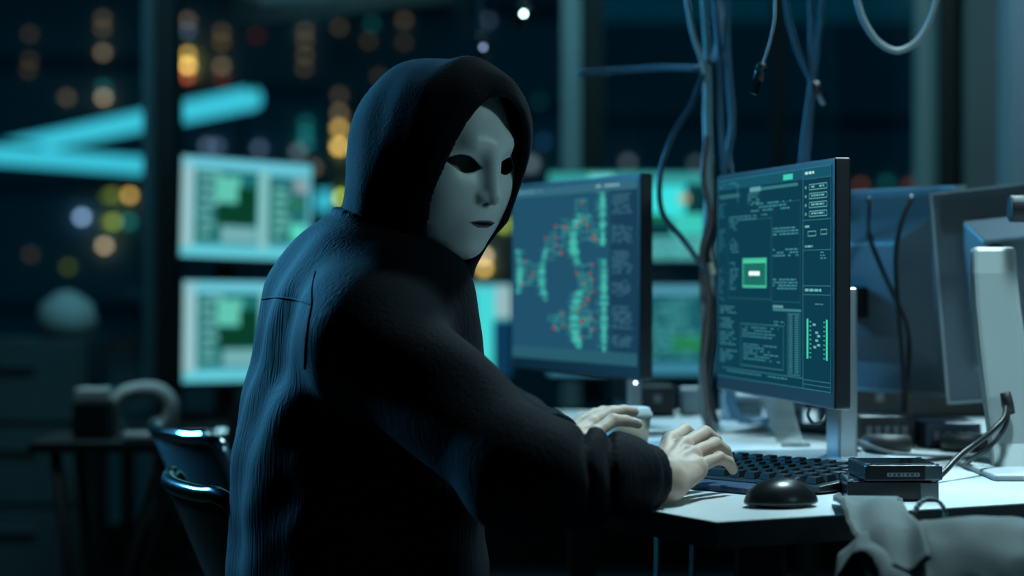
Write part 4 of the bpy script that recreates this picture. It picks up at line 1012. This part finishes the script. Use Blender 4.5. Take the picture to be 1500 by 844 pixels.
# ------------------------------------------------------------------ background on the left
t = thing('side_table', 'small dark folding table with crossed legs at far left', 'table', (-.83, 4.6, 0))
zt = .655
MB().box((0, 0, zt-.012), (.36, .30, .024)).link('tabletop', M_black, t, bevel=.004)
for sy in (-1, 1):
    MB().tube([(-.13, sy*.12, zt-.02), (-.06, sy*.12, 0)], .012, 8).link('leg', M_black, t, smooth=True); MB().tube([(.10, sy*.12, zt-.02), (-.10, sy*.13, 0)], .010, 8).link('leg', M_black, t, smooth=True)
MB().cyl((-.09, -.12, .3), (-.09, .12, .3), .008).link('brace', M_black, t)
t = thing('camera_strap', 'pale grey padded hose curled on the far left table', 'hose', (-.80, 4.6, zt))
q = [P(172, 632, 4.6), P(168, 605, 4.6), P(180, 580, 4.6), P(205, 572, 4.6), P(235, 575, 4.6), P(250, 595, 4.6), P(245, 618, 4.6), P(225, 632, 4.6)]
q = [V((p.x, p.y, max(p.z, zt+.018))) for p in q]
t.name = 'padded_hose'
MB().tube(catmull(q, 6), .018, 12).link('hose', mat('pale_grey_padding', (.5, .55, .56), .7), t, world=True, smooth=True)
MB().tube([P(172, 640, 4.6)+V((0, 0, .006)), P(172, 628, 4.6)], .020, 12).link('end_fitting', M_silver, t, world=True)
t = thing('desk_device', 'dark device with a pale lid on the far left table', 'device', V((P(137, 600, 4.55).x, 4.55, zt)))
MB().box((0, 0, .04), (.075, .08, .08)).link('body', M_black, t, bevel=.004); o = MB().box((0, 0, .094), (.068, .07, .026)).link('lid', M_white, t, bevel=.004)
t = thing('pale_bar', 'pale bar lying across the right end of the far left table', 'bar', (xs(250, 4.4), 4.42, zt)); t.name = 'metal_bar'
MB().cyl((-.10, 0, .012), (.09, .02, .012), .012).link('bar', mat('pale_grey_padding', (.5, .55, .56), .7), t, smooth=True); MB().cyl((.09, .02, .012), (.11, .02, .012), .017).link('end_cap', M_silver, t)
t = thing('filing_cabinet', 'dark teal filing cabinet against the glass at far left', 'cabinet', (-1.56, 6.95, 0))
MB().box((0, 0, .40), (.42, .40, .80)).link('body', mat('cabinet_teal', (.05, .085, .095), .5), t, bevel=.004)
for k in range(3):
    dr = MB().box((0, -.205, .14+.26*k), (.38, .015, .24)).link('drawer', mat('drawer_teal', (.06, .10, .11), .45), t, bevel=.003); MB().box((0, -.222, .20+.26*k), (.12, .015, .015)).link('handle', M_silver, dr)
t = tag(MB().lathe([(.02, 0), (.07, .005), (.10, .05), (.085, .11), (.03, .15), (.005, .155)], (-1.44, 6.9, .80), 20).link('cloth_bundle', mat('pale_grey_padding', (.5, .55, .56), .7), smooth=True), 'pale grey rounded bundle on the filing cabinet', 'bundle')
# office chair further back left, mostly dark
t = thing('office_chair', 'dark padded office chair back below the stacked screens', 'chair', (-.50, 5.0, 0))
def oc(u, v): a = (u-.5)*2; return V((a*.21*(1-.25*v*v), .02+.04*a*a, .46+.27*v))
o = MB().grid(oc, 12, 8).link('backrest', M_plastic, t, smooth=True); solid(o, .05); subd(o)
MB().box((0, -.2, .42), (.42, .42, .06)).link('seat', M_plastic, t, bevel=.02)
MB().box((0, .05, .47), (.05, .03, .16)).link('back_support', M_black, t)
MB().cyl((0, -.2, .06), (0, -.2, .40), .025).link('gas_column', M_black, t)
for k in range(5):
    a = k*2*math.pi/5; MB().tube([(0, -.2, .09), (.26*math.cos(a), -.2+.26*math.sin(a), .06)], .016, 8).link('leg', M_black, t)
    MB().cyl((.26*math.cos(a)-.012, -.2+.26*math.sin(a), .027), (.26*math.cos(a)+.012, -.2+.26*math.sin(a), .027), .027).link('caster', M_black, t)
